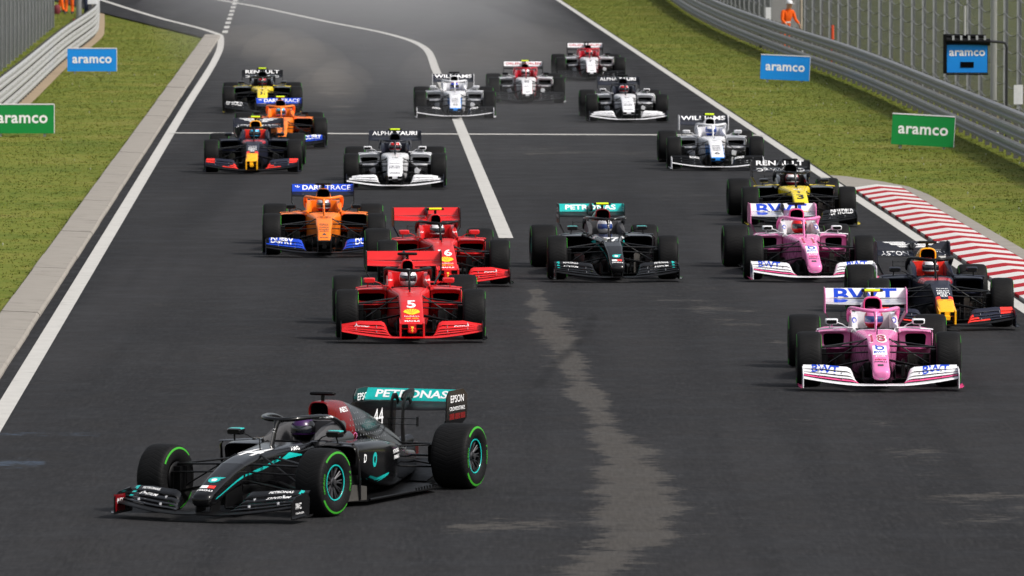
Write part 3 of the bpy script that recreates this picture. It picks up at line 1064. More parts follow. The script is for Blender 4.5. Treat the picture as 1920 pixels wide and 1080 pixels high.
TEAMS = {
 'turquoise': dict(nose='slim', nose_w=0.125, tip_w=0.115, nosepaint=flat(BLACK), tippaint=BLACK, chassis=chassis_merc, cover=flat(BLACK), airbox=DEEPRED, airlip=DEEPRED, air_end=2.42, air_w=0.118, fin=BLACK,
    pod=BLACK, podpaint=flat(BLACK), podwing=BLACK, arch=True, lip=CARBON, flap=flat(BLACK), endplate=BLACK, rmain=flat(CARBON), rflap=flat(TEAL), rend=BLACK, halo=BLACK, headrest=material('dark_grey_pad', (0.05, 0.05, 0.055), 0.7), mirror=BLACK, mirrortop=TEAL, mirrorback=CARBON, barge=material('bare_carbon_floor', (0.055, 0.052, 0.048), 0.5, spec=0.3, noise=0.3), ring=TEAL, inlet=(0.86, 0.72), pylon_x=0.07, pylons=2),
 'scarlet': dict(nose='wide', nose_w=0.160, tip_w=0.155, nosepaint=flat(RED), tippaint=RED, chassis=flat(RED), cover=flat(RED), airbox=RED, airlip=RED, air_w=0.085, air_top=0.965, pod=RED, podpaint=pod_two(RED, RED), podwing=RED,
    lip=RED, flap=flat(RED), endplate=CARBON, rmain=flat(RED), rflap=flat(RED), rend=CARBON, rendlow=CARBON, halo=CARBON, headrest=RED, mirror=RED, mirrorback=RED, ring=None, fin=RED, barge=CARBON, inlet=(0.86, 0.5), rise=[0.16, 0.62, 0.88, 1.0, 0.80, 0.24], stalk=RED),
 'pink': dict(nose='slim', nose_w=0.112, tip_w=0.108, nosepaint=flat(PINK), tippaint=PINK, chassis=chassis_rp, cover=flat(PINK), airbox=PINK, airlip=PINKDEEP, air_w=0.118, pod=PINK, podpaint=pod_two(PINK, PINK), podwing=WHITE, neck=PINK,
    lip=WHITE, flap=flap_rp, endplate=WHITE, foot=PINKDEEP, rmain=flat(SILVER), rflap=flat(WHITE), rend=PINK, halo=PINK, headrest=WHITE, mirror=WHITE, mirrorback=CARBON, ring=None, fin=PINK, inlet=(0.62, 0.72), barge=CARBON, stalk=WHITE),
 'navy': dict(nose='wide', nose_w=0.125, tip_w=0.108, nosepaint=nose_rb, tippaint=YELLOW, chassis=chassis_rb, cover=cover_rb, airbox=YELLOW, airlip=YELLOW, air_w=0.12, air_end=2.2, air_slant=0.4, pod=NAVY, podpaint=flat(NAVY), podwing=NAVY, neck=FLUORED,
    lip=CARBON, flap=flap_rb, endplate=NAVYDEEP, rmain=flat(NAVYDEEP), rflap=flat(NAVYDEEP), rend=NAVYDEEP, halo=CARBON, headrest=NAVY, headpad=FLUORED, mirror=NAVYDEEP, mirrorback=CARBON, ring=None, fin=NAVY),
 'papaya': dict(nose='wide', nose_w=0.112, tip_w=0.105, nosepaint=nose_mcl, tippaint=CARBON, chassis=chassis_mcl, cover=flat(ORANGE), airbox=ORANGE, airlip=CARBON, air_w=0.11, pod=ORANGE, podpaint=pod_two(ORANGE, CARBON, 0.3), podwing=ORANGE, inletlip=CARBON,
    lip=CARBON, flap=lambda c, k: BLUE if k >= 2 and abs(c[0]) < 0.91 else CARBON, endplate=NAVYDEEP, rmain=flat(CARBON), rflap=flat(BLUE), rend=CARBON, halo=ORANGE, headrest=ORANGE, mirror=CARBON, mirrorback=CARBON, ring=None, fin=ORANGE, inlet=(0.9, 0.8)),
 'white_navy': dict(nose='wide', nose_w=0.152, tip_w=0.150, nosepaint=flat(WHITE), tippaint=CARBON, chassis=chassis_at, cover=flat(NAVYDEEP), airbox=NAVYDEEP, airlip=NAVYDEEP, air_w=0.105, pod=WHITE, podpaint=pod_two(WHITE, WHITE), podwing=WHITE, arch=True,
    lip=WHITE, flap=lambda c, k: WHITE if k != 1 and abs(c[0]) < 0.86 else CARBON, endplate=NAVYDEEP, rmain=flat(NAVYDEEP), rflap=flat(NAVYDEEP), rend=NAVYDEEP, rendlow=SILVER, halo=NAVYDEEP, headrest=NAVYDEEP, mirror=WHITE, mirrorback=CARBON, ring=None, fin=NAVYDEEP, barge=SILVER, inlet=(0.80, 0.46), stalk=WHITE, rise=[0.16, 0.66, 0.92, 1.0, 0.72, 0.24]),
 'white_blue': dict(nose='wide', nose_w=0.145, tip_w=0.148, nosepaint=nose_wil, tippaint=CARBON, chassis=chassis_wil, cover=flat(WHITE), airbox=WHITE, airlip=WHITE, air_w=0.11, pod=WHITE, podpaint=pod_two(SILVER, WHITE), podwing=WHITE, neck=WHITE,
    lip=WHITE, flap=flat(CARBON), endplate=WHITE, rmain=flat(NAVYDEEP), rflap=flat(NAVYDEEP), rend=WHITE, halo=WHITE, headrest=WHITE, mirror=WHITE, mirrorback=SILVER, ring=None, fin=WHITE, barge=SILVER, inlet=(0.80, 0.5), stalk=WHITE, liponly=True),
 'yellow': dict(nose='wide', nose_w=0.130, tip_w=0.115, nosepaint=nose_ren, tippaint=BLACK, chassis=chassis_ren, cover=flat(BLACK), airbox=BLACK, airlip=CARBON, air_w=0.115, pod=BLACK, podpaint=flat(BLACK), podwing=LEMON,
    lip=CARBON, flap=flat(BLACK), endplate=BLACK, foot=LEMON, rmain=flat(BLACK), rflap=flat(BLACK), rend=BLACK, rendlow=LEMON, halo=BLACK, headrest=BLACK, mirror=BLACK, ring=None, fin=BLACK, inlet=(0.9, 0.75)),
 'white_red': dict(nose='wide', nose_w=0.140, tip_w=0.145, nosepaint=nose_alfa, tippaint=CARBON, chassis=chassis_alfa, cover=cover_alfa, airbox=CRIMSON, airlip=CARBON, air_w=0.095, air_top=0.965, pod=WHITE, podpaint=pod_two(WHITE, SILVER), podwing=WHITE, neck=CRIMSON,
    lip=CARBON, flap=flat(CARBON), endplate=CARBON, foot=WHITE, rmain=flat(CARBON), rflap=flat(WHITE), rend=CARBON, halo=CRIMSON, headrest=CRIMSON, mirror=CARBON, ring=None, fin=CRIMSON, barge=SILVER, inlet=(0.80, 0.6), stalk=WHITE),
}

def front_word(mb, T, key, body, k, x0, x1, hfrac, m, bold=0.0, shear=0.0, ks=None):
    """a word on the upper face of the front-wing flaps, both sides; ks lists the flaps it runs over"""
    ks = ks or [k]
    V, F, size = text_mesh(body, bold, shear)
    V = V / np.array(size) + np.array([0.0, 0.5])                  # height 0..1, width -0.5..0.5
    for s in (-1, 1):
        for row, kk in enumerate(ks):
            me = cached((key, 'flap', kk, s), lambda: front_flap_mesh(T, kk, s))
            bv = bvh_of(me)
            st = flap_stations(T, kk, s)
            xs = [abs(q[0]) for q in st]
            n = len(ks)
            V2, F2 = clip2(V, F, row / n, (row + 1) / n) if n > 1 else (V, F)
            P = []
            for a, b in V2:
                lx = s * (x0 + x1) / 2 + a * (x1 - x0)             # reads left to right from the front
                ax = min(max(abs(lx), xs[0]), xs[-1])
                yy, zz, c, an = (np.interp(ax, xs, [q[j] for q in st]) for j in (1, 2, 3, 4))
                p = 0.5 + (b * n - row - 0.5) * hfrac
                y = yy + p * c * math.cos(an); z = zz + p * c * math.sin(an)
                h = bv.ray_cast(Vector((lx, y, z + 0.05)), Vector((0, 0, -1)))
                P.append((h[0] + Vector((0, -0.001, 0.003))) if h[0] is not None else Vector((lx, y, z + 0.006)))
            mb.add(P, F2, m)

def rear_word(mb, T, key, body, w, h, x, dz, m, part='rflap', bold=0.0, shear=0.0):
    bv = bvh_of(cached((key, part), None))
    zc = (0.905 if part == 'rflap' else 0.800) + dz
    word(body, w, h, (x, 4.0, zc), (1, 0, 0), (0, 0, 1), (0, 1, 0), bv, m, bold, shear, mb=mb, off=0.004)

def side_word(mb, bv, body, w, h, y, z, m, bold=0.0, shear=0.0, sides=(1, -1), x0=1.2, tilt=0.0):
    """reads correctly from each side of the car"""
    for s in sides:
        word(body, w, h, (s * 0.6, y, z), (0, s * math.cos(tilt), -math.sin(tilt) * 0), (0, 0, 1), (-s, 0, 0), bv, m, bold, shear, mb=mb)

def side_poly(mb, bv, outline, m, sides=(1, -1)):
    for s in sides:
        # split into a fine strip so it hugs the surface
        V, F = poly2(outline)
        project_decal(V, F, (s * 0.6, 0, 0), (0, 1, 0), (0, 0, 1), (-s, 0, 0), bv, m, mb=mb)

def side_strip(mb, bv, line, wid, m, sides=(1, -1), n=14):
    """a painted band along (y, z) points with a width per point"""
    L = np.array(line, float)
    t = np.linspace(0, len(L) - 1, n)
    y, z = np.interp(t, range(len(L)), L[:, 0]), np.interp(t, range(len(L)), L[:, 1])
    w = np.interp(t, range(len(L)), np.asarray(wid) if hasattr(wid, '__len__') else [wid] * len(L))
    V = [(y[i], z[i] + sgn * w[i] / 2) for sgn in (-1, 0, 1) for i in range(n)]
    F = [(j * n + i, j * n + i + 1, (j + 1) * n + i + 1, (j + 1) * n + i) for j in range(2) for i in range(n - 1)]
    for s in sides:
        project_decal(np.array(V), F, (s * 0.6, 0, 0), (0, 1, 0), (0, 0, 1), (-s, 0, 0), bv, m, mb=mb)

def put(mb, name, parent):
    if mb.V:
        link(name, mb.mesh(name, smooth=False), parent)

def small_lines(bv, mb, ys, w, m, words):
    for y, b in zip(ys, words):
        top_word(b, w, 0.05, y, bv, m, mb, bold=0.02)

def decorate(T, key, parts, number):
    nose, ch, fw, rw, ec = parts['nose'], parts['chassis'], parts['front_wing'], parts['rear_wing'], parts['engine_cover']
    be = bvh_of(ec.data)
    def joined(*ms):
        V, F = [], []
        for me in ms:
            o = len(V); V += [v.co.copy() for v in me.vertices]; F += [tuple(i + o for i in p.vertices) for p in me.polygons]
        return BVHTree.FromPolygons(V, F)
    bn = bc = joined(nose.data, ch.data)
    n, c, f, r, e = MB(), MB(), MB(), MB(), MB()
    if key == 'turquoise':
        top_word(number, 0.26, 0.44, 0.22, bc, LOGOWHITE, c, bold=0.03, shear=0.25)
        top_shape(drop_logo(0.075), -0.80, bn, TEAL, n)
        V, F = ring2(0, 0.030, 16); top_shape((V, F), -0.80, bn, LOGOWHITE, n)
        top_shape(grid2(-0.075, 0.0, -0.03, 0.03), -0.98, bn, LOGOWHITE, n)
        top_shape(grid2(0.0, 0.075, -0.03, 0.03), -0.98, bn, FLUORED, n)
        top_word('PIRELLI', 0.16, 0.035, -1.075, bn, LOGOWHITE, n, bold=0.03)
        o = (0, -1.5, 0.236)
        V, F = ring2(0.047, 0.054, 28, 1.25); project_decal(V, F, o, (1, 0, 0), (0, 0, 0.7), (0, 1, -0.35), bn, LOGOWHITE, mb=n)
        V, F = star3(0.05); project_decal(V * np.array([1.25, 1]), F, o, (1, 0, 0), (0, 0, 0.7), (0, 1, -0.35), bn, LOGOWHITE, mb=n)
        side_strip(n, bn, [(-0.95, 0.22), (-0.56, 0.33), (-0.32, 0.395)], [0.008, 0.018, 0.022], TEAL)
        side_strip(c, bc, [(-0.28, 0.40), (0.1, 0.44), (0.45, 0.52)], [0.02, 0.03, 0.035], TEAL)
        side_strip(c, bc, [(0.45, 0.50), (0.62, 0.54), (0.85, 0.53)], [0.01, 0.06, 0.01], TEAL)
        side_word(c, bc, 'AMG', 0.16, 0.035, 0.75, 0.60, LOGOWHITE, bold=0.03, shear=0.2)
        front_word(f, T, key, 'PETRONAS', 4, 0.58, 0.80, 0.45, LOGOWHITE, 0.02)
        front_word(f, T, key, 'SYNTIUM', 3, 0.58, 0.80, 0.62, LOGOWHITE, 0.02, 0.25)
        for s in (-1, 1):
            for k in (2, 3, 4):
                bv = bvh_of(cached((key, 'flap', k, s), None))
                V, F = grid2(0.855, 0.895, -1.0, -0.4, 2, 24)
                V[:, 0] *= s
                project_decal(V, F, (0, 0, 0.6), (1, 0, 0), (0, 1, 0), (0, 0, -1), bv, TEAL, mb=f)
        rear_word(r, T, key, 'PETRONAS', 0.80, 0.075, 0, 0, LOGOWHITE, bold=0.03)
        # star print on the engine cover
        stars = MB()
        for i, y in enumerate(np.arange(2.32, 3.35, 0.075)):
            for j, z in enumerate(np.arange(0.50, 0.93, 0.055)):
                yy = y + (0.037 if j % 2 else 0)
                if z > 0.97 - (yy - 2.2) * 0.26 or yy < 2.30 + (z > 0.80) * 0.18: continue
                for s in (-1, 1):
                    V, F = star3(0.023)
                    project_decal(V, F, (s * 0.5, yy, z), (0, s, 0), (0, 0, 1), (-s, 0, 0), be, STARPRINT, mb=stars)
        so = link('star_print', stars.mesh('star_print', smooth=False), ec); so['kind'] = 'stuff'
        side_word(e, be, 'INEOS', 0.22, 0.05, 2.26, 0.885, LOGOWHITE, bold=0.02)
        fin = BVHTree.FromPolygons([(x, y, z) for x in (-0.006, 0.006) for y, z in ((2.6, 0.5), (3.95, 0.5), (3.95, 0.9), (2.6, 0.9))], [(0, 1, 2, 3), (4, 5, 6, 7)])
        side_word(e, fin, number, 0.26, 0.16, 3.45, 0.735, LOGOWHITE, bold=0.0, shear=0.0)
        for s in (-1, 1):
            V, F = ring2(0.036, 0.044, 22)
            project_decal(V, F, (s * 0.5, 2.42, 0.60), (0, s, 0), (0, 0, 1), (-s, 0, 0), be, PINK, mb=e)
        # fence panels of the wings
        g = MB()
        for s, wd, bg in ((-1, 'INEOS', DEEPRED), (1, 'IWC', None)):
            x = s * 0.946
            for xx, sg in ((x, s), (s * 0.933, -s)):
                if bg is not None:
                    V, F = grid2(-1.01, -0.78, 0.07, 0.235, 1, 1)
                    g.add([(xx + sg * 0.0015, y, z) for y, z in V], F, bg)
                T2, F2, sz = text_mesh(wd, 0.01)
                w_, h_ = (0.20, 0.055) if bg is not None else (0.14, 0.06)
                g.add([(xx + sg * 0.003, -0.87 + a / sz[0] * w_ * sg, 0.17 + b / sz[1] * h_) for a, b in T2], F2, LOGOWHITE)
                if bg is None:
                    T2, F2, sz = text_mesh('SCHAFFHAUSEN', 0.01)
                    g.add([(xx + sg * 0.003, -0.84 + a / sz[0] * 0.20 * sg, 0.10 + b / sz[1] * 0.018) for a, b in T2], F2, LOGOWHITE)
        put(g, 'lettering', fw)
        g = MB()
        for s in (-1, 1):
            for xx, sg in ((s * 0.5255, s), (s * 0.5105, -s)):
                for wd, zz, hh, ww in (('EPSON', 0.875, 0.075, 0.36), ('CROWDSTRIKE', 0.775, 0.04, 0.42)):
                    T2, F2, sz = text_mesh(wd, 0.01)
                    g.add([(xx, 4.33 + a / sz[0] * ww * sg, zz + b / sz[1] * hh) for a, b in T2], F2, LOGOWHITE)
                for i in range(3):
                    V, F = grid2(4.12 + 0.15 * i, 4.25 + 0.15 * i, 0.665, 0.725, 1, 1)
                    g.add([(xx, y, z) for y, z in V], F, DEEPRED)
        put(g, 'lettering', rw)
        for s, pod in ((-1, parts['pod'][0]), (1, parts['pod'][1])):
            g = MB(); bp = bvh_of(pod.data)
            side_strip(g, bp, [(1.55, 0.27), (1.75, 0.22), (2.1, 0.27)], [0.03, 0.06, 0.02], TEAL, sides=(s,))
            V, F = ring2(0.035, 0.075, 22, 0.8); project_decal(V, F, (s * 1.0, 1.62, 0.44), (0, s, 0), (0, 0, 1), (-s, 0, 0), bp, TEAL, mb=g)
            side_word(g, bp, 'D', 0.06, 0.085, 1.36, 0.47, LOGOWHITE, bold=0.04, sides=(s,))
            word('PETRONAS', 0.34, 0.04, (s * 1.0, 2.45, 0.47), (0, s, 0), (0, 0, 1), (-s, 0, 0), bp, LOGOWHITE, 0.02, mb=g)
            word('PRIMAX', 0.30, 0.04, (s * 1.0, 2.47, 0.41), (0, s, 0), (0, 0, 1), (-s, 0, 0), bp, LOGOWHITE, 0.02, mb=g)
            put(g, 'lettering', pod)
        hm = MB()
        bh = bvh_of(parts['halo'].data)
        V, F = ring2(0.018, 0.022, 18, 1.3); project_decal(V, F, (0, 0.4, 0.873), (1, 0, 0), (0, 0, 0.8), (0, 1, -0.3), bh, LOGOWHITE, mb=hm, far=0.1)
        for s in (-1, 1):
            word('END RACISM', 0.30, 0.02, (s * 0.5, 1.35, 0.868), (0, s, 0), (0, 0, 1), (-s, 0, 0), bh, LOGOWHITE, 0.03, mb=hm)
        put(hm, 'lettering', parts['halo'])
    elif key == 'scarlet':
        top_word(number, 0.12 if len(number) == 1 else 0.20, 0.29, -0.42, bn, LOGOWHITE, n, bold=0.06)
        V, F = shell_fan(0.105); top_shape((V * np.array([1, 1.15]), F), -0.74, bn, LEMON, n)
        for i in range(5):
            a = math.pi / 2 + (i - 2) * 0.42
            V = np.array([(0.0, -0.07), (0.10 * math.cos(a) + 0.004, 0.095 * math.sin(a)), (0.10 * math.cos(a) - 0.004, 0.095 * math.sin(a))])
            project_decal(V, [(0, 1, 2)], (0, ny(-0.74), 0.62), (1, 0, 0), (0, 1, 0), (0, 0, -1), bn, RED, mb=n, off=0.005)
        top_word('hublot', 0.2, 0.03, -0.905, bn, LOGOWHITE, n, bold=0.02)
        top_word('OMP  KEEN', 0.17, 0.045, -0.99, bn, GOLD, n, bold=0.05)
        top_word('MAHLE', 0.2, 0.04, -1.085, bn, LOGOWHITE, n, bold=0.04)
        V, F = poly2([(-0.018, 0.04), (0.018, 0.04), (0.014, -0.015), (0, -0.04), (-0.014, -0.015)]); project_decal(V, F, (0, -1.4, 0.19), (1, 0, 0), (0, 0, 1), (0, 1, 0), bn, GOLD, mb=n)
        front_word(f, T, key, 'Power', 3, 0.56, 0.76, 0.55, LOGOWHITE, 0.02, 0.2)
        for s in (-1, 1):
            V, F = poly2([(s * 0.285 + a, b) for a, b in ((-0.012, 0.40), (0.012, 0.40), (0.010, 0.33), (0, 0.30), (-0.01, 0.33))])
            word('Ray-Ban', 0.09, 0.03, (s * 0.262, 1.0, 0.72), (1, 0, 0), (0, 0, 1), (0, 1, 0), bvh_of(parts['headrest'].data), LOGOWHITE, 0.02, 0.3, mb=c)
    elif key == 'pink':
        top_word(number, 0.215, 0.56, 0.08, bc, LOGOWHITE, c, bold=0.10)
        top_word(number, 0.175, 0.44, 0.08, bc, CRIMSON, c, bold=0.0, off=0.006)
        top_shape(grid2(-0.085, 0.085, -0.18, 0.12, 6, 4), -0.47, bn, LOGOWHITE, n)
        V, F = ring2(0.032, 0.055, 20); project_decal(V * np.array([1, 1.4]), F, (0.005, ny(-0.43), 0.62), (1, 0, 0), (0, 1, 0), (0, 0, -1), bn, BLUE, mb=n, off=0.006)
        top_shape(grid2(-0.05, -0.03, 0, 0.13, 1, 3), -0.45, bn, BLUE, n)
        top_word('BWT', 0.14, 0.06, -0.585, bn, BLUE, n, bold=0.05, off=0.006)
        top_word('JCB', 0.13, 0.05, -0.73, bn, LOGOWHITE, n, bold=0.05)
        top_word('claro', 0.14, 0.05, -0.83, bn, CRIMSON, n, bold=0.02, shear=0.3)
        top_word('PIRELLI', 0.15, 0.035, -0.91, bn, GREYPRINT, n, bold=0.03)
        top_shape(grid2(-0.04, 0.03, -0.03, 0.03, 3, 2), -1.03, bn, GREYPRINT, n)
        for r0, r1, mm in ((0.028, 0.045, SILVER), (0.0, 0.024, GREYPRINT)):
            V, F = ring2(r0, r1, 20, 1.3); project_decal(V, F, (0, -1.5, 0.222), (1, 0, 0), (0, 0, 0.65), (0, 1, -0.2), bn, mm, mb=n)
        front_word(f, T, key, 'BWT', 4, 0.50, 0.84, 1.0, BLUE, 0.05, 0.12, ks=[3, 4])
        V, F, sz = text_mesh('BWT', 0.05)
        V2 = V * np.array([0.80 / sz[0], 0.165 / sz[1]]) + np.array([0, 0.872])
        for pt_, lo, hi in (('rflap', 0.846, 1.0), ('rmain', 0.778, 0.832)):
            Vc, Fc = clip2(V2, F, lo, hi)
            project_decal(Vc, Fc, (0, 4.0, 0), (1, 0, 0), (0, 0, 1), (0, 1, 0), bvh_of(cached((key, pt_), None)), BLUE, mb=r, off=0.004)
        bhd = bvh_of(parts['headrest'].data)
        for s in (-1, 1):
            V, F = ring2(0.018, 0.030, 18); project_decal(V, F, (s * 0.245, 1.0, 0.73), (1, 0, 0), (0, 0, 1), (0, 1, 0), bhd, BLUE, mb=c)
        g = MB()
        for s in (-1, 1):
            for xx, sg in ((s * 0.9465, s), (s * 0.9325, -s)):
                T2, F2, sz = text_mesh('BWT', 0.03)
                g.add([(xx, -0.82 + a / sz[0] * 0.26 * sg, 0.17 + b / sz[1] * 0.09) for a, b in T2], F2, BLUE)
        put(g, 'lettering', fw)
    elif key == 'navy':
        small_lines(bn, n, (-0.35, -0.42, -0.49), 0.17, LOGOWHITE, ('RAUCH', 'citrix', 'Mobil 1'))
        top_word('TAG HEUER', 0.17, 0.05, -0.24, bc, LOGOWHITE, c, bold=0.02)
        V, F = ring2(0.034, 0.042, 20, 1.2); top_shape((V, F), -0.575, bn, LOGOWHITE, n)
        top_word('H', 0.05, 0.05, -0.575, bn, LOGOWHITE, n, bold=0.03)
        V, F = poly2([(-0.12, 0.0), (-0.03, -0.06), (-0.12, -0.16)]); top_shape((V, F), -0.68, bn, FLUORED, n)
        V, F = poly2([(0.12, 0.0), (0.03, -0.06), (0.12, -0.16)]); top_shape((V, F), -0.68, bn, FLUORED, n)
        # spread-wing badge: rows of feathers
        bf = bvh_of(cached((key, 'rflap'), None))
        for s in (-1, 1):
            for row, (z0, z1, x0, x1, k) in enumerate(((0.935, 0.95, 0.10, 0.40, 12), (0.905, 0.93, 0.08, 0.31, 11), (0.875, 0.90, 0.07, 0.20, 8))):
                for i in range(k):
                    a = x0 + (x1 - x0) * i / k; b = x0 + (x1 - x0) * (i + 0.72) / k
                    sh = 0.045
                    V = np.array([(s * (a - sh * 0.5), z0), (s * (b - sh * 0.5), z0), (s * (b + sh * 0.5), z1), (s * (a + sh * 0.5), z1)])
                    project_decal(V, [(0, 1, 2, 3)], (0, 4.0, 0), (1, 0, 0), (0, 0, 1), (0, 1, 0), bf, LOGOWHITE, mb=r)
        rear_word(r, T, key, 'ASTON MARTIN', 0.12, 0.02, 0, 0.015, LOGOWHITE, bold=0.02)
        rear_word(r, T, key, 'ASTON  MARTIN', 0.92, 0.048, 0, -0.002, LOGOWHITE, part='rmain', bold=0.006)
    elif key == 'papaya':
        small_lines(bn, n, (-0.36, -0.45, -0.54, -0.63, -0.72), 0.15, GREYPRINT, ('DELL', 'splunk>', 'KLIPSCH', 'huski', 'ALTERYX'))
        top_shape(poly2([(-0.04, -0.04), (0.04, -0.04), (0, 0.05)]), -0.86, bn, GREYPRINT, n)
        top_word('arrow', 0.13, 0.04, -1.02, bn, GREYPRINT, n, bold=0.03)
        V, F = ring2(0.10, 0.112, 24, 1.0); top_shape((V * np.array([1, 1.2]), F), 0.20, bc, material('dark_orange_print', srgb(176, 80, 20), 0.5), c)
        top_word(number, 0.14, 0.18, 0.20, bc, material('dark_orange_print', srgb(176, 80, 20), 0.5), c, bold=0.02)
        front_word(f, T, key, 'DUFRY', 4, 0.50, 0.86, 0.95, LOGOWHITE, 0.03, 0.0, ks=[3, 4])
        rear_word(r, T, key, 'DARK', 0.37, 0.075, -0.155, 0, LOGOWHITE, bold=0.045)
        rear_word(r, T, key, 'TRACE', 0.42, 0.075, 0.255, 0, LOGOWHITE, bold=0.0)
        bf = bvh_of(cached((key, 'rflap'), None))
        for a in (-0.5, 0.35, 1.2):
            V = np.array([(-0.43, 0.90), (-0.43 + 0.05 * math.cos(1.2 + a), 0.90 + 0.04 * math.sin(1.2 + a)), (-0.43 + 0.05 * math.cos(0.8 + a), 0.90 + 0.04 * math.sin(0.8 + a))])
            project_decal(V, [(0, 1, 2)], (0, 4.0, 0), (1, 0, 0), (0, 0, 1), (0, 1, 0), bf, LOGOWHITE, mb=r)
    elif key == 'white_navy':
        small_lines(bn, n, (-0.45, -0.62, -0.72), 0.22, GREYPRINT, ('AlphaTauri', 'CASIO  PIRELLI', 'MOBIL'))
        top_word('HONDA', 0.20, 0.06, -1.02, bn, NAVYDEEP, n, bold=0.03)
        top_word(number, 0.10, 0.14, 0.05, bc, GREYPRINT, c, bold=0.0)
        front_word(f, T, key, 'AlphaTauri', 2, 0.45, 0.80, 0.8, NAVYDEEP, 0.04, 0.0)
        rear_word(r, T, key, 'ALPHA', 0.43, 0.075, -0.235, 0, LOGOWHITE, bold=0.0)
        rear_word(r, T, key, 'TAURI', 0.43, 0.075, 0.225, 0, LOGOWHITE, bold=0.05)
    elif key == 'white_blue':
        small_lines(bn, n, (-0.42, -0.52, -0.62, -0.72), 0.17, GREYPRINT, ('SOFINA', 'lavazza', 'FINANCIAL', 'PIRELLI'))
        top_word(number, 0.11, 0.12, -0.90, bn, GREYPRINT, n, bold=0.03)
        top_word('W', 0.10, 0.14, 0.05, bc, SILVER, c, bold=0.02)
        front_word(f, T, key, 'ROKiT', 4, 0.36, 0.56, 0.85, LOGOWHITE, 0.03)
        rear_word(r, T, key, 'WILLIAMS', 0.94, 0.085, 0, 0, LOGOWHITE, bold=0.02)
    elif key == 'yellow':
        top_word(number, 0.13, 0.26, -0.36, bn, BLACK, n, bold=0.04)
        top_word('BP', 0.13, 0.12, 0.3, bc, LOGOWHITE, c, bold=0.03)
        V, F = poly2([(-0.03, 0), (0, -0.12), (0.03, 0), (0, 0.12)]); top_shape((V, F), -0.02, bc, BLACK, c)
        front_word(f, T, key, 'DP WORLD', 4, 0.50, 0.90, 0.95, LOGOWHITE, 0.02, ks=[3, 4])
        rear_word(r, T, key, 'RENAULT', 0.86, 0.082, 0, 0.005, LOGOWHITE, bold=0.014)
        rear_word(r, T, key, 'DP WORLD', 0.86, 0.046, 0, -0.004, LOGOWHITE, part='rmain', bold=0.01)
    elif key == 'white_red':
        top_word(number, 0.13 if len(number) > 1 else 0.07, 0.30, -0.12, bc, GREYPRINT, c, bold=0.04)
        small_lines(bn, n, (-0.6, -1.05), 0.14, GREYPRINT, ('Adler', 'CARRERA'))
        rear_word(r, T, key, 'ORLEN', 0.40, 0.06, -0.26, 0, CRIMSON, bold=0.02)
        rear_word(r, T, key, 'ORLEN', 0.40, 0.06, 0.27, 0, CRIMSON, bold=0.02)
    put(n, 'lettering', nose); put(c, 'lettering', ch); put(f, 'lettering', fw); put(r, 'lettering', rw); put(e, 'lettering', ec)

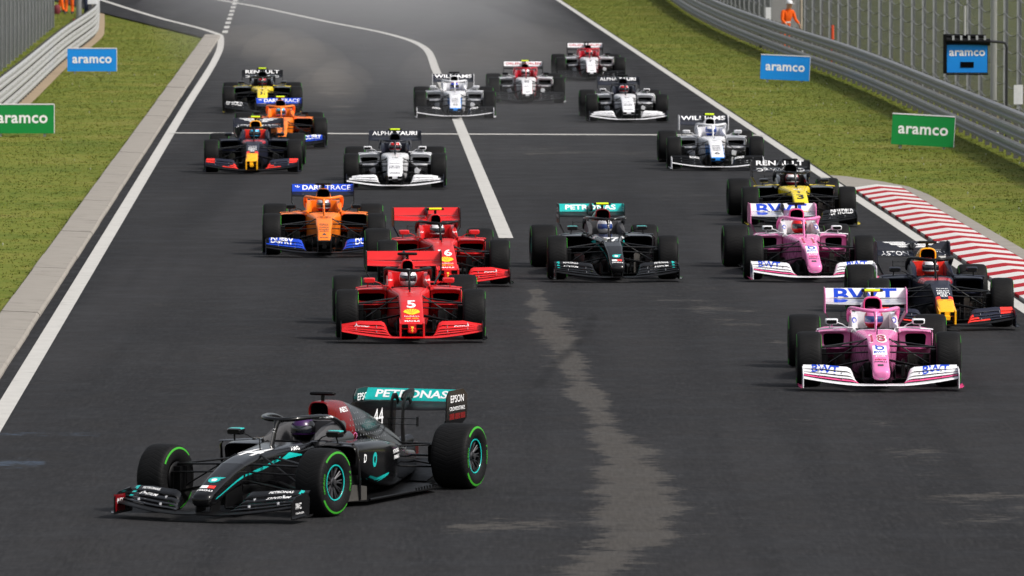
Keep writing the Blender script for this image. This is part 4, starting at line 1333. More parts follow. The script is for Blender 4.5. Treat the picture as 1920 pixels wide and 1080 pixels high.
def build_car(key, number, pod_mat, where, label, group, steer=0.0, theta=None, shift=0.0):
    T = TEAMS[key]
    car = link('racing_car', None)
    car.empty_display_size = 0.3
    tag(car, label, 'racing car', group)
    if theta is None:
        P = ground(*where)
        best = None
        for t in np.linspace(-0.35, 0.35, 1401):
            q = P + Vector((-WB * math.sin(t), WB * math.cos(t), 0))
            e = abs(project(q)[0] - (where[0] - shift))
            if best is None or e < best[0]: best = (e, t)
        theta = best[1]
    else:
        P = Vector(where)
    car.location = P
    car.rotation_euler = (0, 0, theta)
    parts = {}
    def part(name, ck, fn, parent=car, **k):
        return link(name, cached(ck, fn), parent, **k)
    parts['chassis'] = part('chassis', (key, 'chassis'), lambda: chassis_mesh(T))
    parts['nose'] = part('nose', (key, 'nose'), lambda: nose_mesh(T))
    parts['engine_cover'] = part('engine_cover', (key, 'cover'), lambda: engine_cover_mesh(T))
    parts['halo'] = part('halo', (key, 'halo'), lambda: halo_mesh(T))
    parts['headrest'] = part('headrest', (key, 'headrest'), lambda: headrest_mesh(T))
    part('floor', 'floor', floor_mesh)
    part('gearbox', 'gearbox', gearbox_mesh)
    part('steering_wheel', 'steering', steering_mesh)
    part('pitot_tube', 'pitot', antenna_mesh)
    part('turning_vane', (key, 'vane'), lambda: vane_mesh(T))
    part('camera_pod', ('pod', pod_mat.name, T.get('air_top', 0.985)), lambda: camera_pod_mesh(pod_mat, T.get('air_top', 0.985)))
    part('t_wing', 'twing', twing_mesh)
    parts['pod'] = []
    for s in (-1, 1):
        parts['pod'].append(part('sidepod', (key, 'pod', s), lambda: sidepod_mesh(T, s)))
        part('pod_wing', (key, 'podwing', s), lambda: pod_wing_mesh(T, s))
        part('bargeboard', (key, 'barge', s), lambda: bargeboard_mesh(T, s))
        part('mirror', (key, 'mirror', s), lambda: mirror_mesh(T, s))
    fw = parts['front_wing'] = part('front_wing', (key, 'fmain'), lambda: front_main_mesh(T))
    rw = parts['rear_wing'] = part('rear_wing', (key, 'rmain'), lambda: rear_main_mesh(T))
    for s in (-1, 1):
        for k in (1, 2, 3, 4):
            part('flap', (key, 'flap', k, s), lambda: front_flap_mesh(T, k, s), fw)
        part('endplate', (key, 'fend', s), lambda: front_endplate_mesh(T, s), fw)
        part('endplate', (key, 'rend', s), lambda: rear_endplate_mesh(T, s), rw)
    part('flap', (key, 'rflap'), lambda: rear_flap_mesh(T), rw)
    if T.get('pylons') == 2:
        for s in (-1, 1): part('pylon', (key, 'pylon', s), lambda: pylon_mesh(T, s), rw)
    else:
        part('pylon', ('pylon', 0), lambda: pylon_mesh({'pylon_x': 0.0}, 1), rw)
    part('actuator_pod', 'drs', drs_mesh, rw)
    for i, (p0, p1, rad) in enumerate(arms(T['nose_w'])):
        part('suspension_arm', ('arm', round(max(T['nose_w'], .135), 3), i), lambda: arm_mesh(p0, p1, rad))
    for s in (-1, 1):
        for rear in (False, True):
            w = 0.405 if rear else 0.305
            wh = link('wheel', None, car, (s * (1.0 - w / 2), WB if rear else 0.0, 0.335), (0, 0, (0 if s > 0 else math.pi) + (0 if rear else steer)))
            part('tyre', ('tyre', w), lambda: tyre_mesh(w), wh)
            part('tyre_marking', ('mark', w), lambda: marking_mesh(w), wh)
            part('rim', ('rim', w, T['ring'].name if T['ring'] else ''), lambda: rim_mesh(w, T['ring']), wh)
            part('brake_duct', ('duct', w), lambda: duct_mesh(s, rear), wh)
    decorate(T, key, parts, number)
    return car

def build_driver(car, cols, label):
    """sits in the car: a thing of its own"""
    base, second, third, vis = cols
    p = link('person', None)
    t = car.rotation_euler.z
    p.location = car.location + Vector((-1.6 * math.sin(t), 1.6 * math.cos(t), 0.07))      # the seat
    p.rotation_euler = car.rotation_euler
    tag(p, label, 'person', 'drivers in the racing cars')
    seat = (0, -1.6, -0.07)
    link('body', cached('driver', driver_body), p, seat)
    h = link('helmet', cached(('helmet', base.name, second.name, third.name), lambda: helmet_mesh(base, second, third)), p, seat)
    link('visor', cached(('visor', vis.name), lambda: visor_mesh(vis)), h)
    return p
# ================================================================== THE SETTING
def structure(o):
    o['kind'] = 'structure'
    return o

# ---------------------------------------------------------------- ground materials
def asphalt_material():
    m = bpy.data.materials.new('asphalt')
    m.use_nodes = True
    nt = m.node_tree; L = nt.links.new
    b = nt.nodes['Principled BSDF']
    b.inputs['Specular IOR Level'].default_value = 0.12
    geo = nt.nodes.new('ShaderNodeNewGeometry')
    def noise(scale, detail=5, rough=0.6, vec=None, stretch=None):
        n = nt.nodes.new('ShaderNodeTexNoise')
        n.inputs['Scale'].default_value = scale; n.inputs['Detail'].default_value = detail; n.inputs['Roughness'].default_value = rough
        src = geo.outputs['Position']
        if stretch:
            mp = nt.nodes.new('ShaderNodeMapping'); mp.inputs['Scale'].default_value = stretch
            L(src, mp.inputs['Vector']); src = mp.outputs[0]
        L(src, n.inputs['Vector'])
        return n.outputs['Fac']
    def ramp(v, a, b_, lo=0.0, hi=1.0, smooth=True):
        r = nt.nodes.new('ShaderNodeMapRange')
        if smooth: r.interpolation_type = 'SMOOTHSTEP'
        r.inputs['From Min'].default_value = a; r.inputs['From Max'].default_value = b_
        r.inputs['To Min'].default_value = lo; r.inputs['To Max'].default_value = hi
        L(v, r.inputs['Value']); return r.outputs[0]
    def math_(op, a, b_):
        n = nt.nodes.new('ShaderNodeMath'); n.operation = op
        for i, v in enumerate((a, b_)):
            if hasattr(v, 'links'): L(v, n.inputs[i])
            else: n.inputs[i].default_value = v
        return n.outputs[0]
    def mix(f, a, b_):
        n = nt.nodes.new('ShaderNodeMix'); n.data_type = 'RGBA'
        L(f, n.inputs['Factor'])
        for k, v in (('A', a), ('B', b_)):
            if hasattr(v, 'links'): L(v, n.inputs[k])
            else: n.inputs[k].default_value = (*v, 1)
        return n.outputs['Result']
    at = nt.nodes.new('ShaderNodeAttribute'); at.attribute_name = 'wear'
    sp = nt.nodes.new('ShaderNodeSeparateColor'); L(at.outputs['Color'], sp.inputs[0])
    big = noise(0.09, 4)
    mid = noise(0.9, 5, 0.65)
    lane = noise(0.5, 4, 0.6, stretch=(3.0, 0.06, 1.0))
    fine = noise(45.0, 3, 0.7)
    rag = noise(3.2, 9, 0.8)
    blob = noise(0.55, 6, 0.62)
    grain = noise(7.0, 6, 0.75)
    streak = noise(1.0, 5, 0.7, stretch=(26.0, 1.6, 1.0))
    band = noise(1.0, 3, 0.5, stretch=(0.55, 0.012, 1.0))
    c = mix(ramp(big, 0.35, 0.65), (0.0155, 0.0155, 0.0172), (0.0215, 0.0212, 0.0228))
    c = mix(ramp(lane, 0.40, 0.66, 0.0, 0.65), c, (0.0115, 0.0115, 0.0130))
    c = mix(ramp(mid, 0.50, 0.75, 0.0, 0.4), c, (0.031, 0.030, 0.0305))
    c = mix(ramp(grain, 0.52, 0.72, 0.0, 0.45), c, (0.034, 0.033, 0.033))
    c = mix(ramp(fine, 0.56, 0.78, 0.0, 0.5), c, (0.046, 0.045, 0.045))
    c = mix(ramp(streak, 0.45, 0.75, 0.0, 0.55), c, (0.040, 0.0395, 0.0415))
    c = mix(ramp(streak, 0.50, 0.28, 0.0, 0.5), c, (0.0085, 0.0085, 0.0095))
    c = mix(ramp(band, 0.50, 0.68, 0.0, 0.45), c, (0.034, 0.033, 0.035))
    worn = math_('ADD', sp.outputs[0], math_('ADD', math_('MULTIPLY', math_('SUBTRACT', rag, 0.5), 1.7), math_('MULTIPLY', math_('SUBTRACT', blob, 0.5), 2.1)))
    c = mix(ramp(worn, 0.46, 0.76, 0.0, 0.80), c, mix(streak, (0.030, 0.0275, 0.0255), (0.104, 0.096, 0.088)))
    dark = math_('ADD', sp.outputs[1], math_('MULTIPLY', math_('SUBTRACT', mid, 0.5), 0.6))
    c = mix(ramp(dark, 0.35, 0.9, 0.0, 0.7), c, (0.009, 0.009, 0.010))
    blue = math_('ADD', sp.outputs[2], math_('MULTIPLY', math_('SUBTRACT', rag, 0.5), 2.2))
    c = mix(ramp(blue, 0.55, 0.9, 0.0, 0.5), c, (0.07, 0.10, 0.15))
    L(c, b.inputs['Base Color'])
    L(ramp(mid, 0.3, 0.7, 0.70, 0.95), b.inputs['Roughness'])
    bp = nt.nodes.new('ShaderNodeBump'); bp.inputs['Strength'].default_value = 0.25; bp.inputs['Distance'].default_value = 0.01
    L(fine, bp.inputs['Height']); L(bp.outputs['Normal'], b.inputs['Normal'])
    return m

def grass_material(name, gain=1.0, tone=False):
    m = bpy.data.materials.new(name)
    m.use_nodes = True
    nt = m.node_tree; L = nt.links.new
    b = nt.nodes['Principled BSDF']
    b.inputs['Specular IOR Level'].default_value = 0.08
    b.inputs['Roughness'].default_value = 0.8
    geo = nt.nodes.new('ShaderNodeNewGeometry')
    def noise(scale, detail):
        n = nt.nodes.new('ShaderNodeTexNoise'); n.inputs['Scale'].default_value = scale; n.inputs['Detail'].default_value = detail; n.inputs['Roughness'].default_value = 0.65
        L(geo.outputs['Position'], n.inputs['Vector'])
        return n.outputs['Fac']
    def ramp(v, stops):
        r = nt.nodes.new('ShaderNodeValToRGB')
        r.color_ramp.elements.remove(r.color_ramp.elements[0])
        for i, (p, c) in enumerate(stops):
            e = r.color_ramp.elements[0] if i == 0 else r.color_ramp.elements.new(p)
            e.position = p; e.color = (*[x * gain for x in c], 1)
        L(v, r.inputs[0]); return r.outputs[0]
    g = [(0.34, (0.062, 0.094, 0.012)), (0.46, (0.100, 0.126, 0.017)), (0.57, (0.142, 0.150, 0.025)), (0.70, (0.205, 0.176, 0.058))]
    c1 = ramp(noise(0.28, 6), g)
    c2 = ramp(noise(3.2, 5), g)
    mx = nt.nodes.new('ShaderNodeMix'); mx.data_type = 'RGBA'; mx.inputs['Factor'].default_value = 0.45
    L(c1, mx.inputs['A']); L(c2, mx.inputs['B'])
    out = mx.outputs['Result']
    if tone:
        at = nt.nodes.new('ShaderNodeAttribute'); at.attribute_name = 'tone'
        m2 = nt.nodes.new('ShaderNodeMix'); m2.data_type = 'RGBA'; m2.blend_type = 'MULTIPLY'; m2.inputs['Factor'].default_value = 1.0
        L(out, m2.inputs['A']); L(at.outputs['Color'], m2.inputs['B'])
        out = m2.outputs['Result']
        b.inputs['Subsurface Weight'].default_value = 0.0
    L(out, b.inputs['Base Color'])
    return m

ASPHALT = asphalt_material()
GRASS = grass_material('grass_ground', 1.12)
BLADES = grass_material('grass_blades', 1.16, True)
LINEWHITE = material('road_paint', (0.46, 0.45, 0.43), 0.7, spec=0.15, noise=0.16, nscale=3.0, wear=(0.10, 0.097, 0.095), wscale=2.2, wlo=0.54, whi=0.74, wmax=0.6)
CONCRETE = material('concrete', (0.27, 0.25, 0.225), 0.9, spec=0.1, noise=0.14, nscale=1.7, bump=0.2, bscale=30, wear=(0.13, 0.115, 0.10), wscale=1.6, wlo=0.50, whi=0.80, wmax=0.75)
KERBRED = material('kerb_red', (0.34, 0.007, 0.014), 0.7, spec=0.15, noise=0.16, nscale=2.0, wear=(0.16, 0.06, 0.06), wscale=2.5, wmax=0.5)
KERBWHITE = material('kerb_white', (0.58, 0.57, 0.56), 0.7, spec=0.15, noise=0.10, nscale=2.0, wear=(0.22, 0.21, 0.20), wscale=2.5, wmax=0.5)
STEEL = material('galvanised_steel', (0.29, 0.295, 0.30), 0.5, metal=0.45, noise=0.18, nscale=1.5, wear=(0.14, 0.13, 0.12), wscale=1.2, wmax=0.5)
STEELPALE = material('pale_galvanised_steel', (0.40, 0.40, 0.395), 0.55, metal=0.3, noise=0.15, nscale=1.5, wear=(0.20, 0.19, 0.17), wscale=1.2, wmax=0.5)
POST = material('post_steel', (0.36, 0.37, 0.39), 0.6, metal=0.1, noise=0.25, nscale=2.0)
WIRE = material('wire', (0.17, 0.175, 0.18), 0.6, metal=0.3)
SOIL = material('dry_soil', (0.30, 0.235, 0.165), 0.95, spec=0.05, noise=0.25, nscale=2.0)

# ---------------------------------------------------------------- ground sheets
gm = MB()
gm.add([(-900, -40, -0.05), (900, -40, -0.05), (900, 4000, -0.05), (-900, 4000, -0.05)], [(0, 1, 2, 3)], GRASS)
structure(link('ground', gm.mesh('ground', smooth=False)))

K_LEFT, LINE_L, LINE_R = -4.18, -3.905, 9.77
far_left = [ground(*p) for p in ((405, 73), (378, 69.5), (290, 48), (180, 21), (100, 0), (0, -24), (-300, -70), (-900, -120))]
rows = np.concatenate([np.arange(-30, 66, 6.0), np.arange(66, 130, 0.3), np.arange(130, 230, 0.8), np.arange(230, 380, 2.0), np.arange(380, 640, 20.0)])
def left_edge(y):
    # straight until the kerb ends, then the pit exit road opens to the left
    p = track(K_LEFT - 0.02, y / _td.y)
    xs = p.x + (y - p.y) * _td.x / _td.y
    if y > far_left[0].y:
        xs = float(np.interp(y, [q.y for q in far_left], [q.x for q in far_left]))
    return xs
def right_edge(y):
    return track(LINE_R + 0.16, y).x
NX = 120
V, W = [], []
strokes = {
 0: [([(1004, 545), (1010, 575), (1025, 605), (1052, 640), (1078, 700), (1112, 760), (1148, 830), (1182, 880), (1195, 950), (1195, 1000), (1130, 1055), (1075, 1085), (1000, 1150)], [10, 20, 29, 36, 31, 31, 36, 55, 74, 68, 60, 56, 56], 1.0),
     ([(1310, 590), (1420, 600), (1480, 660)], [45, 40, 30], 0.34), ([(1700, 850), (1780, 900), (1880, 960), (1960, 1040)], [70, 80, 90, 90], 0.36), ([(1500, 785), (1760, 760)], [60, 60], 0.24), ([(1230, 985), (1450, 980)], [40, 40], 0.40),
     ([(900, 990), (1060, 985)], [60, 40], 0.42), ([(460, 78), (560, 110), (610, 150), (640, 200)], [24, 34, 44, 40], 0.55), ([(960, 285), (1190, 292)], [14, 14], 0.40), ([(870, 700), (960, 840)], [30, 30], 0.2), ([(1230, 372), (1350, 375)], [10, 10], 0.5), ([(1180, 555), (1330, 575)], [16, 18], 0.36)],
 1: [([(1112, 596), (1090, 640), (1045, 678), (1010, 720)], [12, 12, 14, 14], 0.9), ([(988, 480), (1004, 540), (1012, 570)], [5, 5, 4], 0.7), ([(1030, 985), (1180, 990)], [30, 24], 0.5), ([(1700, 640), (1850, 700)], [60, 60], 0.35)],
 2: [([(-20, 812), (190, 815)], [16, 10], 0.62), ([(-20, 868), (80, 868)], [22, 12], 0.75)]}
def stroke_weight(px, py, pts, wid, strength):
    best = 0.0
    for (x0, y0), (x1, y1), w0, w1 in zip(pts[:-1], pts[1:], wid[:-1], wid[1:]):
        # distances sideways count in full, along the road they are foreshortened
        ax, ay = x1 - x0, (y1 - y0)
        t = ((px - x0) * ax + (py - y0) * ay) / (ax * ax + ay * ay)
        t = np.clip(t, 0, 1)
        d = np.hypot(px - (x0 + t * ax), (py - (y0 + t * ay)) * 1.4)
        w = w0 + (w1 - w0) * t
        best = np.maximum(best, np.clip(1.08 - 0.54 * d / w, 0, 1))
    return best * strength
P = []
for y in rows:
    a, b = left_edge(y), right_edge(y)
    P.append(np.stack([np.linspace(a, b, NX + 1), np.full(NX + 1, y), np.zeros(NX + 1)], 1))
P = np.concatenate(P)
cp, sp_ = math.cos(PITCH), math.sin(PITCH)
dep = np.maximum(P[:, 1] * cp + CAM_H * sp_, 5.0)
PX = 960 + F_PX * P[:, 0] / dep
PY = 540 - F_PX * (P[:, 1] * sp_ - CAM_H * cp) / dep
wear = np.zeros((len(P), 4), dtype=np.float32); wear[:, 3] = 1
for ch, lst in strokes.items():
    for pts, wid, st in lst:
        wear[:, ch] = np.maximum(wear[:, ch], stroke_weight(PX, PY, pts, wid, st))
nr = len(rows)
F = [(i * (NX + 1) + j, i * (NX + 1) + j + 1, (i + 1) * (NX + 1) + j + 1, (i + 1) * (NX + 1) + j) for i in range(nr - 1) for j in range(NX)]
me = make_mesh('track', P, F, [ASPHALT], normals=False, smooth=False)
ca = me.color_attributes.new('wear', 'FLOAT_COLOR', 'POINT')
ca.data.foreach_set('color', wear.reshape(-1))
structure(link('track', me))

# ---------------------------------------------------------------- painted lines
def ribbon(pts, width, z=0.004, step=3.0, m=LINEWHITE):
    pts = [Vector((p[0], p[1], 0)) for p in pts]
    L = [0.0]
    for a, b in zip(pts[:-1], pts[1:]): L.append(L[-1] + (b - a).length)
    t = np.linspace(0, L[-1], max(2, int(L[-1] / step) + 1))
    X, Y = pchip(L, [p.x for p in pts], t), pchip(L, [p.y for p in pts], t)
    V, F = [], []
    for i in range(len(t)):
        a, b = max(i - 1, 0), min(i + 1, len(t) - 1)
        d = Vector((X[b] - X[a], Y[b] - Y[a], 0)).normalized()
        nrm = Vector((-d.y, d.x, 0)) * width / 2
        V += [(X[i] + nrm.x, Y[i] + nrm.y, z), (X[i] - nrm.x, Y[i] - nrm.y, z)]
    F = [(2 * i, 2 * i + 1, 2 * i + 3, 2 * i + 2) for i in range(len(t) - 1)]
    mb = MB(); mb.add(V, F, m)
    return mb.mesh('line', smooth=False)

Lp = [track(LINE_L, d) for d in (30, 60, 120, 200, 262)] + [ground(*p) for p in ((414, 72), (412, 66), (400, 61), (378, 54), (300, 34), (190, 0), (60, -40))]
structure(link('edge_line', ribbon(Lp, 0.22, step=1.2)))
structure(link('edge_line', ribbon([track(LINE_R, d) for d in (30, 100, 200, 300, 420, 600)], 0.20)))
structure(link('pit_exit_line', ribbon([ground(*p) for p in ((949, 447), (906, 342), (863, 238), (836, 172), (817, 131), (803, 97), (783, 82), (728, 64), (619, 42), (473, 11), (422, 2), (330, -16))], 0.245, 0.008, step=1.5)))
a, b = ground(318, 250), ground(1436, 254.5)
structure(link('control_line', ribbon([a, b], 0.62, 0.012, step=4)))
da, db = ground(421.5, 62), ground(443, -3)
for k in range(9):
    p0 = da + (db - da) * (k / 9); p1 = da + (db - da) * ((k + 0.52) / 9)
    structure(link('lane_dash', ribbon([p0, p1], 0.20, 0.006)))

# ---------------------------------------------------------------- left concrete kerb, slab by slab
def slab_mesh(w, l, h):
    mb = MB()
    mb.rings([[(-w / 2, y, -0.06), (w / 2, y, -0.06), (w / 2, y, h * 0.35), (w / 2 - 0.03, y, h * 0.75), (-w / 2 + 0.02, y, h), (-w / 2, y, h * 0.8)] for y in (-l / 2, l / 2)], CONCRETE)
    return mb.mesh('slab', sharp=25)
kerb_l = link('concrete_kerb', None, None, track(-4.455, 60), (0, 0, TRACK_ROT))
tag(kerb_l, 'pale concrete kerb of long slabs between the white line and the grass', 'kerb')
sl = [slab_mesh(0.55, 3.97, h) for h in (0.085, 0.092, 0.088)]
d = 60.0
i = 0
END_D = ground(393, 72).y
while d < END_D:
    link('slab', sl[i % 3], kerb_l, (rng.uniform(-0.006, 0.006), d - 60 + 2.0, rng.uniform(-0.004, 0.004)))
    d += 4.0; i += 1

# ---------------------------------------------------------------- red and white kerb on the right
K0 = 97200 / 628.0
kerb_r = link('rumble_kerb', None, None, track(10.43, K0), (0, 0, TRACK_ROT))
tag(kerb_r, 'red and white striped kerb ridged along its middle beside the track', 'kerb')
def kerb_block(m, l):
    mb = MB()
    prof = [(-0.46, -0.06), (0.46, -0.06), (0.46, 0.045), (0.02, 0.085), (-0.02, 0.085), (-0.46, 0.02)]
    mb.rings([[(x, y, z) for x, z in prof] for y in (-l / 2, l / 2)], m)
    return mb.mesh('kerb_block', sharp=15)
kb = [kerb_block(KERBRED, 0.83), kerb_block(KERBWHITE, 0.96)]
y = 0.0
for k in range(118):
    l = 0.83 if k % 2 else 0.96
    y -= l / 2 + 0.004
    link('kerb_block', kb[0 if k % 2 else 1], kerb_r, (0, y, rng.uniform(-0.002, 0.002)))
    y -= l / 2 + 0.004
# concrete apron: a tongue before the kerb and a strip behind it
mb = MB()
out = [(9.90, K0 + 0.15), (10.95, K0 + 0.15), (10.95, 40), (11.22, 40), (11.22, K0 - 3), (11.10, K0 + 0.5), (10.75, K0 + 3.0), (10.2, K0 + 5.6), (9.90, K0 + 6.2)]
n = len(out)
V = [track(u, dd, 0.016) for u, dd in out] + [track(u, dd, -0.08) for u, dd in out]
mb.add(V, [tuple(range(n)), tuple(range(2 * n - 1, n - 1, -1))] + [(i, (i + 1) % n, n + (i + 1) % n, n + i) for i in range(n)], CONCRETE)
structure(link('kerb_apron', mb.mesh('kerb_apron', smooth=False)))

# ---------------------------------------------------------------- guardrails
def resample(pts, step):
    pts = [Vector((p[0], p[1], 0)) for p in pts]
    L = [0.0]
    for a, b in zip(pts[:-1], pts[1:]): L.append(L[-1] + (b - a).length)
    t = np.arange(0, L[-1], step)
    return [Vector((x, y, 0)) for x, y in zip(pchip(L, [p.x for p in pts], t), pchip(L, [p.y for p in pts], t))]

def rail_mesh(l, m, face):
    """one W-beam, bulging towards the road side (face = -1 or +1 in x)"""
    prof = [(0.0, 0.0), (0.06, 0.035), (0.066, 0.09), (0.008, 0.125), (0.008, 0.155), (0.066, 0.19), (0.06, 0.245), (0.0, 0.28)]
    ring = [(face * a, b) for a, b in prof] + [(face * (a - 0.006), b) for a, b in reversed(prof)]
    mb = MB()
    mb.rings([[(x, y, z) for x, z in ring] for y in (0, l + 0.03)], m)
    for yy in (0.12, 0.24):     # splice bolts
        for z in (0.07, 0.24):
            mb.box((face * 0.066, yy, z), (0.012, 0.03, 0.03), POST)
    return mb.mesh('rail', sharp=40)

def guardrail(pts, m, face, label, tint):
    P = resample(pts, 4.0)
    base = P[0]
    g = link('guardrail', None, None, base)
    tag(g, label, 'guardrail')
    rm = rail_mesh(4.0, m, face)
    pm = MB(); pm.box((-face * 0.08, 0, 0.50), (0.10, 0.06, 1.06), material('dark_post', (0.085, 0.085, 0.085), 0.7)); pmesh = pm.mesh('post', smooth=False)  # post colour darkened so they don't stand out bright through the rail gaps
    for a, b in zip(P[:-1], P[1:]):
        ang = math.atan2(-(b.x - a.x), b.y - a.y)
        for k in range(3):
            link('rail', rm, g, a - base + Vector((0, 0, 0.09 + 0.335 * k)), (0, 0, ang))
        for f in (0.0, 0.5):
            q = a + (b - a) * f
            link('post', pmesh, g, q - base, (0, 0, ang))
    # dry earth under it
    V = []
    for p in P:
        V += [(p.x - base.x - 0.10, p.y - base.y, -0.028), (p.x - base.x + 0.26, p.y - base.y, -0.028)]
    if tint:
        mb = MB(); mb.add(V, [(2 * i, 2 * i + 1, 2 * i + 3, 2 * i + 2) for i in range(len(P) - 1)], SOIL)
        link('footing', mb.mesh('footing', smooth=False), g)
    return P

RAIL_R_PX = [(2150, 415), (1920, 305), (1789, 243), (1621, 165), (1439, 95), (1345, 54), (1286, 22), (1250, -4), (1200, -40)]
RAIL_L_PX = [(-70, 290), (39, 192), (125, 111), (166, 79), (179, 67), (183, 50), (184, 20)]
railR = guardrail([ground(*p) for p in RAIL_R_PX], STEEL, -1, 'long grey triple steel guardrail in front of the tall wire fence and marshal', False)
railL = guardrail([ground(*p) for p in RAIL_L_PX], STEELPALE, 1, 'pale triple steel guardrail on dry earth ending beside the pit exit road', True)

# ---------------------------------------------------------------- catch fences
def fence_panel(l, h):
    """wire netting between two posts, with sagging cables"""
    mb = MB()
    def wire(p0, p1, r):
        d = (Vector(p1) - Vector(p0)).normalized()
        a = d.orthogonal().normalized(); b = d.cross(a)
        ring = [[Vector(p) + a * (r * math.cos(t)) + b * (r * math.sin(t)) for t in (0, 2.1, 4.2)] for p in (p0, p1)]
        V = ring[0] + ring[1]
        mb.add(V, [(i, (i + 1) % 3, 3 + (i + 1) % 3, 3 + i) for i in range(3)], WIRE)
    for k in range(int(l / 0.10)):
        y = 0.05 + 0.10 * k
        wire((0, y, 0.05), (0, y, h), 0.0035)
    z = 0.1
    while z < h:
        wire((0, 0, z), (0, l, z), 0.0035); z += 0.2
    z = 0.55
    while z < h:
        for i in range(4):
            y0, y1 = l * i / 4, l * (i + 1) / 4
            s = lambda y: -0.10 * math.sin(math.pi * y / l)
            wire((-0.02, y0, z + s(y0)), (-0.02, y1, z + s(y1)), 0.014)
        z += 0.42
    return mb.mesh('wire_panel', smooth=False)

def fence_post(h):
    mb = MB()
    mb.box((0, 0, h / 2), (0.10, 0.012, h), POST); mb.box((-0.052, 0, h / 2), (0.010, 0.10, h), POST); mb.box((0.052, 0, h / 2), (0.010, 0.10, h), POST)
    return mb.mesh('post', smooth=False)

def fence(P, label, h=4.2, skip=()):
    base = P[0]
    g = link('catch_fence', None, None, base)
    tag(g, label, 'fence')
    fp, po = fence_panel(4.0, h), fence_post(h + 0.1)
    for i, (a, b) in enumerate(zip(P[:-1], P[1:])):
        ang = math.atan2(-(b.x - a.x), b.y - a.y)
        link('post', po, g, a - base, (0, 0, ang))
        if i not in skip:
            link('wire_panel', fp, g, a - base, (0, 0, ang), )
    link('post', po, g, P[-1] - base, (0, 0, ang))

def offset(P, d):
    out = []
    for i, p in enumerate(P):
        a, b = P[max(i - 1, 0)], P[min(i + 1, len(P) - 1)]
        t = (b - a).normalized()
        out.append(p + Vector((t.y, -t.x, 0)) * d)
    return out
fenceR = offset(railR, 1.6)
fence(fenceR, 'tall wire catch fence on grey posts behind the long grey guardrail', 4.4)
fenceL = resample([ground(*p) for p in ((-110, 225), (0, 134), (60, 84), (101, 50))], 4.0)
fence(fenceL, 'tall dark wire catch fence standing on grass behind the pale guardrail', 5.2)

VERGE = material('verge', (0.26, 0.19, 0.09), 0.95, spec=0.05, noise=0.3, nscale=2.0, wear=(0.11, 0.125, 0.02), wscale=1.1, wlo=0.46, whi=0.56, wmax=1.0)
structure(link('verge', ribbon(offset(railR, 2.25), 1.0, -0.03, 2.0, VERGE)))

# ---------------------------------------------------------------- grass tufts
def grass_field(name, pts, seed):
    g = np.random.default_rng(seed)
    n = len(pts)
    k = 3
    base = np.repeat(pts, k, axis=0)
    m = len(base)
    base[:, :2] += g.normal(0, 0.035, (m, 2))
    h = g.uniform(0.008, 0.026, m) * np.repeat(g.uniform(0.6, 1.3, n), k)
    w = g.uniform(0.006, 0.013, m)
    a = g.uniform(0, 2 * math.pi, m)
    lean = g.normal(0, 0.02, (m, 2))
    V = np.empty((m, 3, 3))
    dx, dy = np.cos(a) * w, np.sin(a) * w
    V[:, 0] = np.stack([base[:, 0] - dx, base[:, 1] - dy, np.full(m, -0.05)], 1)
    V[:, 1] = np.stack([base[:, 0] + dx, base[:, 1] + dy, np.full(m, -0.05)], 1)
    V[:, 2] = np.stack([base[:, 0] + lean[:, 0], base[:, 1] + lean[:, 1], -0.05 + h], 1)
    me = bpy.data.meshes.new(name)
    me.vertices.add(m * 3); me.loops.add(m * 3); me.polygons.add(m)
    me.vertices.foreach_set('co', V.reshape(-1))
    me.loops.foreach_set('vertex_index', np.arange(m * 3, dtype=np.int32))
    me.polygons.foreach_set('loop_start', np.arange(0, m * 3, 3, dtype=np.int32))
    me.update(calc_edges=True)
    tone = np.ones((m * 3, 4), dtype=np.float32)
    t = np.repeat(g.uniform(0.92, 1.16, m), 3)
    tone[:, 0] = t * np.repeat(g.uniform(0.9, 1.15, m), 3); tone[:, 1] = t; tone[:, 2] = t
    ca = me.color_attributes.new('tone', 'FLOAT_COLOR', 'POINT')
    ca.data.foreach_set('color', tone.reshape(-1))
    me.materials.append(BLADES)
    nrm = np.zeros((m * 3, 3), dtype=np.float32); nrm[:, 2] = 1
    nrm[:, :2] = np.repeat(g.normal(0, 0.18, (m, 2)), 3, axis=0)
    nrm /= np.linalg.norm(nrm, axis=1, keepdims=True)
    me.normals_split_custom_set(nrm.tolist())
    o = link(name, me)
    o['kind'] = 'stuff'
    return o

def scatter(n, u0, u1, d0, d1, ok, seed):
    g = np.random.default_rng(seed)
    d = d0 + (d1 - d0) * g.random(n) ** 0.9
    u = g.uniform(u0, u1, n)
    X = _td.x * d + _tp.x * u; Y = _td.y * d + _tp.y * u
    k = ok(X, Y, u, d)
    return np.stack([X[k], Y[k], np.zeros(k.sum())], 1)
railR_y, railR_x = [p.y for p in railR], [p.x for p in railR]
railL_y, railL_x = [p.y for p in railL], [p.x for p in railL]
FL = sorted([(q.y, q.x) for q in far_left])
def okL(X, Y, u, d):
    lim = np.interp(Y, [q[0] for q in FL], [q[1] for q in FL])
    return np.where(Y > FL[0][0], X < lim - 0.05, u < -4.74)
def okR(X, Y, u, d):
    edge = np.where(d < K0 + 6.2, np.where(d < K0 + 1, 11.24, 10.9), 9.96)
    return u > edge
pl = scatter(90000, -16, -4.7, 105, 335, okL, 3)
pr = scatter(150000, 9.9, 24, 110, 365, okR, 4)
grass_field('grass', np.concatenate([pl, pr]), 5)['label'] = 'mown patchy green grass on both sides of the track'

